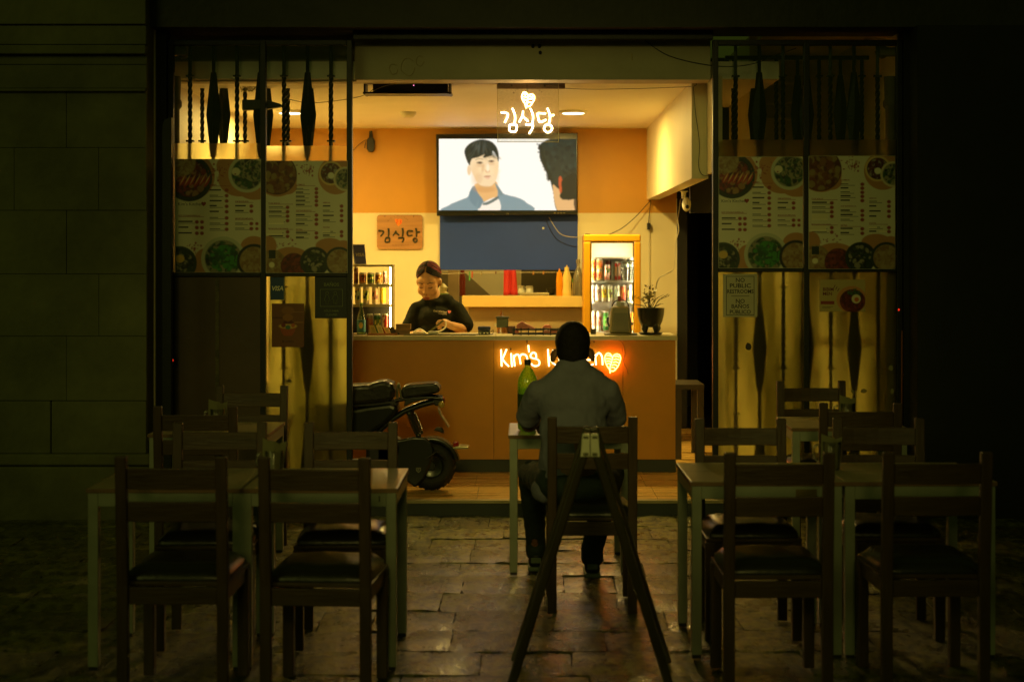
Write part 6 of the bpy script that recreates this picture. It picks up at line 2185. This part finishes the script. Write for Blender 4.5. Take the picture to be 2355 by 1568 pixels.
eh = lambda r_: r_
head = [('e', Hd(0, .025, .035), (.078, .096, .088), (24, 0, -12)),
        ('e', Hd(0, -.022, -.02), (.068, .066, .085), (24, 0, -12)),
        ('e', Hd(0, -.03, -.075), (.050, .050, .048), (24, 0, -12)),
        ('e', Hd(0, -.050, -.108), (.026, .022, .020), (24, 0, -12)),
        ('e', Hd(-.036, -.046, -.042), (.034, .030, .036), (24, 0, -12)), ('e', Hd(.036, -.046, -.042), (.034, .030, .036), (24, 0, -12)),
        ('c', Hd(0, -.084, .008), Hd(0, -.100, -.036), .009, .0135),
        ('e', Hd(-.014, -.090, -.041), (.009, .010, .008)), ('e', Hd(.014, -.090, -.041), (.009, .010, .008)),
        ('e', Hd(0, -.084, -.073), (.022, .012, .007), (24, 0, -12)), ('e', Hd(0, -.080, -.084), (.019, .012, .008), (24, 0, -12)),
        ('e', Hd(-.031, -.072, .004), (.017, .010, .009), (24, 0, -12)), ('e', Hd(.031, -.072, .004), (.017, .010, .009), (24, 0, -12)),
        ('e', Hd(0, -.035, .03), (.066, .050, .050), (24, 0, -12)),
        ('e', Hd(.078, .022, -.012), (.012, .020, .030), (24, 0, 10)), ('e', Hd(-.078, .022, -.012), (.012, .020, .030), (24, 0, -30)),
        ('c', HC + Vector((.02, .03, -.06)), W(1003, 706, .03), .056, .064)]
head = [(p[0], p[1], tuple(q * HS for q in p[2])) + p[3:] if p[0] == 'e' else p for p in head]
# arms and hands (skin)
elR, wrR, haR = W(1064, 757, -.06), Vector(P(1036, 748, 12.50)), Vector(P(1022, 742, 12.46))
elL, wrL, haL = W(934, 775, -.08), Vector(P(955, 769, 12.42)), Vector(P(966, 766, 12.36))
arms = [('c', W(1050, 712, .02), elR, .050, .045), ('c', elR, wrR, .044, .030), ('c', wrR, haR, .029, .030),
        ('c', W(956, 714, .02), elL, .050, .044), ('c', elL, wrL, .042, .028), ('c', wrL, haL, .026, .028),
        ('c', W(1003, 725, .03), W(1003, 760, .03), .09, .13), ('c', W(965, 714, .03), W(1045, 714, .03), .05, .05),
        ('c', W(1003, 760, .03), W(1003, 850, .03), .15, .16)]


def fingers(h, dirs, L=.034, r=.0085):
    out = []
    for base, d1, d2, k in dirs:
        b = h + Vector(base)
        m1 = b + Vector(d1) * L * k
        m2 = m1 + Vector(d2) * L * .8 * k
        out += [('c', b, m1, r, r * .95), ('c', m1, m2, r * .95, r * .75)]
    return out


arms += [('e', haR, (.036, .028, .022), (0, 20, 0))]
arms += fingers(haR, [((-.022, -.016, .010), (-.8, -.5, .1), (-.5, -.2, -.7), 1.0), ((-.022, -.004, -.002), (-.9, -.2, -.2), (-.3, 0, -.9), 1.08), ((-.018, .006, -.012), (-.85, 0, -.4), (-.1, 0, -.95), 1.0), ((-.012, .014, -.018), (-.7, .1, -.6), (.1, 0, -.95), .82),
                      ((.004, -.022, .012), (-.75, -.6, .25), (-.95, -.1, -.1), .95)])
arms += [('e', haL, (.036, .028, .018), (0, 10, 0))]
arms += fingers(haL, [((.026, -.012, .004), (.9, -.4, -.1), (.8, -.1, -.6), 1.0), ((.028, .0, .002), (.95, -.1, -.1), (.7, 0, -.7), 1.08), ((.026, .010, .0), (.95, .2, -.15), (.7, 0, -.7), 1.0), ((.020, .020, -.002), (.85, .4, -.2), (.6, .1, -.75), .82),
                      ((.0, -.024, .004), (.6, -.75, .1), (.9, -.3, -.3), .9)])
legs = [('c', W(1003, 850, .03) + Vector((s * .085, 0, 0)), Vector((W(1003, 0).x + s * .095, DWm + .02, .52)), .095, .062) for s in (-1, 1)]
legs += [('c', Vector((W(1003, 0).x + s * .095, DWm + .02, .52)), Vector((W(1003, 0).x + s * .10, DWm + .05, .15)), .06, .04) for s in (-1, 1)]
feet = [('c', Vector((W(1003, 0).x + s * .10, DWm + .06, ZF + .035)), Vector((W(1003, 0).x + s * .115, DWm - .12, ZF + .03)), .036, .03) for s in (-1, 1)]
blob('body', head + arms + legs + feet, m_skin_f, wk, .0062, 4)
# T-shirt
tee = [('c', W(968, 712, .03), W(1040, 710, .03), .072, .076), ('e', W(1003, 735, .01), (.178, .135, .13)), ('e', W(1003, 775, .0), (.185, .16, .16)), ('e', W(1003, 815, .01), (.188, .165, .18)),
       ('c', W(984, 699, .03), W(1026, 696, .03), .068, .070), ('e', W(1006, 697, .02), (.085, .085, .05)),
       ('c', W(960, 714, .02), W(942, 757, -.03), .068, .074), ('c', W(1047, 712, .02), W(1066, 746, -.03), .072, .078)]
blob('t_shirt', tee, m_tee, wk, .0085, 4, [(.09, .016), (.03, .006)])
blob('trousers', [('e', W(1003, 860, .03), (.185, .15, .14))] + [('c', l[1], l[2], l[3] + .014, l[4] + .016) for l in legs], m_jeans, wk, .012, 5)
# hair: parted, tied back, magenta on one side
hr_ = lambda p: (p[0], p[1], tuple(q * HS for q in p[2])) + p[3:] if p[0] == 'e' else p
hair = [('e', Hd(0, .046, .048), (.080, .086, .087), (24, 0, -12)), ('e', Hd(0, .064, -.005), (.076, .072, .086), (24, 0, -12)),
        ('e', Hd(.01, .135, -.01), (.035, .03, .035))]
hair_o = blob('hair', [hr_(p) for p in hair], m_hair, wk, .005, 4)
rg = random.Random(77)
gb, gp = MB(), MB()
hcen = Vector((0, .027, .040)); hrad = Vector((.0835, .0985, .0965))
for k in range(420):
    sd_ = 1 if k % 2 else -1
    a = R(rg.uniform(-52, 60))
    fr_ = max(0, min(1, (a + R(52)) / R(112)))
    d0 = Vector((sd_ * .06, math.sin(a), math.cos(a))).normalized()
    ds = Vector((sd_ * 1.0, -.78 + 1.25 * fr_ + rg.uniform(-.06, .06), .16 - .30 * rg.random())).normalized()
    d1 = Vector((sd_ * .15, 1, -.35 + .3 * fr_)).normalized()
    pts = []
    k0 = 1 + rg.uniform(-.012, .03)
    for q in range(10):
        t_ = q / 9
        dv = (d0 * (1 - t_) ** 2 + ds * 2 * t_ * (1 - t_) * 1.15 + d1 * t_ * t_).normalized()
        w_ = k0 + .012 * math.sin(t_ * 9 + k)
        pts.append(Hd(hcen.x + dv.x * hrad.x * w_, hcen.y + dv.y * hrad.y * w_, hcen.z + dv.z * hrad.z * w_))
    rr = rg.uniform(.0016, .0032)
    dyed = (sd_ > 0 and rg.random() < .55 and fr_ > .28) or (sd_ < 0 and rg.random() < .10)
    (gp if dyed else gb).tube(pts, [rr * .6, rr, rr, rr, rr, rr, rr, rr, rr * .8, rr * .5], 5)
wbuild(gb, 'hair_strands', m_hair, wk, smooth=60)['kind'] = 'stuff'
wbuild(gp, 'dyed_strands', m_pink, wk, smooth=60)['kind'] = 'stuff'
# face details
g = MB()
BR, LIP, LID = lin((62, 36, 20)), lin((168, 84, 62)), lin((70, 40, 26))
for s in (-1, 1):
    g.tube(smooth_path([Hd(s * .054, -.066, .026), Hd(s * .036, -.083, .032), Hd(s * .016, -.088, .026)], 4), [.0022, .003, .0035, .004, .004, .004, .004, .0035, .003], 6, BR)
    g.tube(smooth_path([Hd(s * .048, -.076, -.002), Hd(s * .033, -.083, -.008), Hd(s * .017, -.082, -.003)], 4), .0026, 6, LID)
    g.ball(Hd(s * .0075, -.104, -.0445), .0032, 6, 5, lin((90, 50, 30)))
wbuild(g, 'brows_and_lashes', m_plain, wk, smooth=60)
g = MB()
g.tube(smooth_path([Hd(-.022, -.0935, -.077), Hd(-.008, -.0985, -.072), Hd(0, -.0975, -.0735), Hd(.008, -.0985, -.072), Hd(.022, -.0935, -.077)], 4), .0042, 6, LIP)
g.tube(smooth_path([Hd(-.018, -.0915, -.083), Hd(0, -.0955, -.087), Hd(.018, -.0915, -.083)], 4), .0048, 6, LIP)
wbuild(g, 'lips', m_plain, wk, smooth=60)
g = MB()
g.tube([Hd(.083 + .009 * math.cos(i * .63), .012, -.05 + .012 * math.sin(i * .63)) for i in range(10)], .0018, 5, lin((220, 200, 140)), True)
wbuild(g, 'earring', m_gloss, wk)
# chest print, pressed onto the shirt front
t = MB()
t.text("Kim's Kitchen", (0, 0, 0), .0135, lin((225, 210, 170)), bold=.012)
t.text('♥', (.072, 0, .0), .017, lin((200, 60, 40)))
t.box(-.012, .02, -.0005, .0005, -.0105, -.0088, lin((225, 210, 170)))
t.text('김식당', (.038, 0, -.0145), .009, lin((225, 210, 170)))
sh_ob = [o for o in wk.children if o.name.startswith('t_shirt')][0]
from mathutils.bvhtree import BVHTree
bv = BVHTree.FromPolygons([v.co for v in sh_ob.data.vertices], [tuple(p.vertices) for p in sh_ob.data.polygons])
cpos = W(1013, 717)
nv = []
for v in t.v:
    a = -.10
    x, z = cpos.x + v[0] * math.cos(a) - v[2] * math.sin(a), cpos.z - (v[0] * math.sin(a)) * -1 + v[2] * math.cos(a)
    hit = bv.ray_cast(Vector((x, DWm - 1, z)), Vector((0, 1, 0)))
    y = hit[0].y if hit[0] else DWm - .12
    nv.append((x, y - .0025, z))
t.v = nv
wbuild(t, 'shirt_print', m_plain, wk)

# ---- man seen from behind, sitting at the middle table
DMn = 7.98


def Q(px, py, dd=0.):
    p = P(px, py, DMn)
    p.y += dd
    return p


mn = empty('person', (Q(1330, 0).x, DMn, 0), 'man in a grey T-shirt seen from behind sitting at the middle table', 'person')
hc = Q(1317, 801, .03)
H2 = lambda x, y, z: hc + Vector((x, y, z))
shz_ = Q(0, 880).z
hips = Vector((sx(1322, DMn) + .0, DMn - .08, .60))
body = [('e', H2(0, .01, .03), (.083, .100, .095)), ('e', H2(0, .035, -.03), (.074, .082, .09)), ('e', H2(0, .06, -.085), (.055, .05, .045)),
        ('e', H2(-.096, .01, -.040), (.013, .028, .037), (0, 12, 30)), ('e', H2(.096, .01, -.036), (.013, .028, .037), (0, -12, -30)),
        ('c', H2(0, .005, -.07), Q(1318, 866, .015), .060, .050),
        ('c', Q(1258, 903), Q(1379, 901), .048, .048), ('e', Q(1320, 940, .01), (.13, .07, .12)), ('c', Q(1320, 930, .01), hips, .09, .12),
        ('c', Q(1250, 905, .01), Q(1216, 985, .20), .044, .040), ('c', Q(1216, 985, .20), Q(1235, 985, .45), .042, .032),
        ('c', Q(1387, 903, .01), Q(1412, 985, .18), .044, .040), ('c', Q(1412, 985, .18), Q(1375, 985, .42), .042, .032)]
hl, hr = Q(1250, 985, .50), Q(1355, 985, .47)
for h_ in (hl, hr):
    h_.z = TH_ + .035
body += [('e', hl, (.03, .045, .024)), ('e', hr, (.03, .045, .024)), ('c', Q(1235, 985, .45), hl, .03, .026), ('c', Q(1375, 985, .42), hr, .03, .026)]
body += fingers(hl, [((-.020, .03, -.004), (-.1, .9, -.1), (.0, .8, -.5), .95), ((-.007, .036, -.002), (0, .95, -.1), (.1, .8, -.5), 1.05), ((.007, .034, -.003), (.1, .95, -.1), (.1, .8, -.5), 1.0), ((.019, .026, -.006), (.2, .9, -.1), (.1, .8, -.5), .85), ((.026, .0, -.004), (.8, .6, -.1), (.6, .8, -.1), .95)])
body += fingers(hr, [((.020, .03, -.004), (.1, .9, -.1), (.0, .8, -.5), .95), ((.007, .036, -.002), (0, .95, -.1), (-.1, .8, -.5), 1.05), ((-.007, .034, -.003), (-.1, .95, -.1), (-.1, .8, -.5), 1.0), ((-.019, .026, -.006), (-.2, .9, -.1), (-.1, .8, -.5), .85), ((-.026, .0, -.004), (-.8, .6, -.1), (-.6, .8, -.1), .95)])
kneeL, kneeR = Vector((.05, DMn + .40, .56)), Vector((.46, DMn + .38, .56))
ankL, ankR = Vector((.075, DMn + .70, .10)), Vector((.370, DMn + .52, .10))
body += [('c', hips + Vector((-.09, 0, -.02)), kneeL, .075, .048), ('c', hips + Vector((.09, 0, -.02)), kneeR, .075, .048), ('c', kneeL, ankL, .042, .030), ('c', kneeR, ankR, .042, .030),
         ('c', ankL, ankL + Vector((0, .15, -.055)), .034, .028), ('c', ankR, ankR + Vector((0, .15, -.055)), .034, .028)]
blob('body', body, m_skin_m, mn, .0075, 4)
tee2 = [('c', Q(1255, 900), Q(1382, 898), .068, .068), ('c', Q(1304, 850, .0), Q(1332, 850, .0), .064, .064), ('c', Q(1302, 856), Q(1254, 898), .062, .064), ('c', Q(1334, 856), Q(1384, 896), .062, .064), ('e', Q(1318, 890, .0), (.13, .085, .07)),
        ('e', Q(1318, 925, .0), (.186, .120, .15)), ('e', Q(1318, 985, -.02), (.168, .120, .17)), ('e', Q(1312, 1050, -.04), (.164, .125, .16)), ('e', Q(1314, 1105, -.05), (.176, .15, .12)), ('e', Q(1255, 1125, -.03), (.075, .10, .07)),
        ('c', Q(1238, 902, .0), Q(1213, 964, .13), .064, .060), ('c', Q(1399, 900, .0), Q(1416, 964, .11), .064, .060)]
blob('t_shirt', tee2, m_greytee, mn, .0085, 4, [(.13, .020), (.05, .010)])
# trousers
blob('trousers', [('e', hips + Vector((0, .0, -.035)), (.185, .16, .095)), ('c', hips + Vector((-.10, .02, -.025)), kneeL, .098, .074), ('c', hips + Vector((.10, .02, -.025)), kneeR, .098, .074),
                  ('c', kneeL, ankL + Vector((0, 0, .05)), .072, .054), ('c', kneeR, ankR + Vector((0, 0, .05)), .072, .058), ('c', ankL + Vector((0, 0, .05)), ankL + Vector((0, -.01, .01)), .056, .058), ('c', ankR + Vector((0, 0, .05)), ankR + Vector((0, -.01, .01)), .060, .062)],
     m_jeans, mn, .011, 4, [(.05, .012)])
blob('hair', [('e', H2(0, .004, .035), (.0885, .106, .100)), ('e', H2(0, -.014, -.01), (.083, .082, .085)), ('c', H2(-.028, -.050, -.045), H2(.028, -.050, -.045), .026, .026)], m_hair, mn, .006, 3, [(.008, .004)])
m_shoe = mat('trainer', (.012, .014, .012), .6, var=.2)
for nm, an in (('l', ankL), ('r', ankR)):
    blob('shoe', [('c', an + Vector((0, -.025, -.045)), an + Vector((0, .15, -.06)), .042, .036), ('e', an + Vector((0, -.01, -.02)), (.042, .055, .04))], m_shoe, mn, .006, 3)
    wbuild(MB().box(an.x - .043, an.x + .043, an.y - .075, an.y + .19, .006, .032), 'sole', mat('sole_rubber', (.10, .14, .09), .6), mn, bevel=.01)
    wbuild(MB().box(an.x - .028, an.x + .028, an.y - .0745, an.y - .066, .052, .082), 'heel_patch', MATS['sole_rubber'], mn, bevel=.004)
wbuild(MB().lathe([(.044, .03), (.046, .05), (.042, .065)], ankR + Vector((0, -.0, -.06)), 16), 'sock', mat('red_sock', (.18, .02, .01), .8), mn)
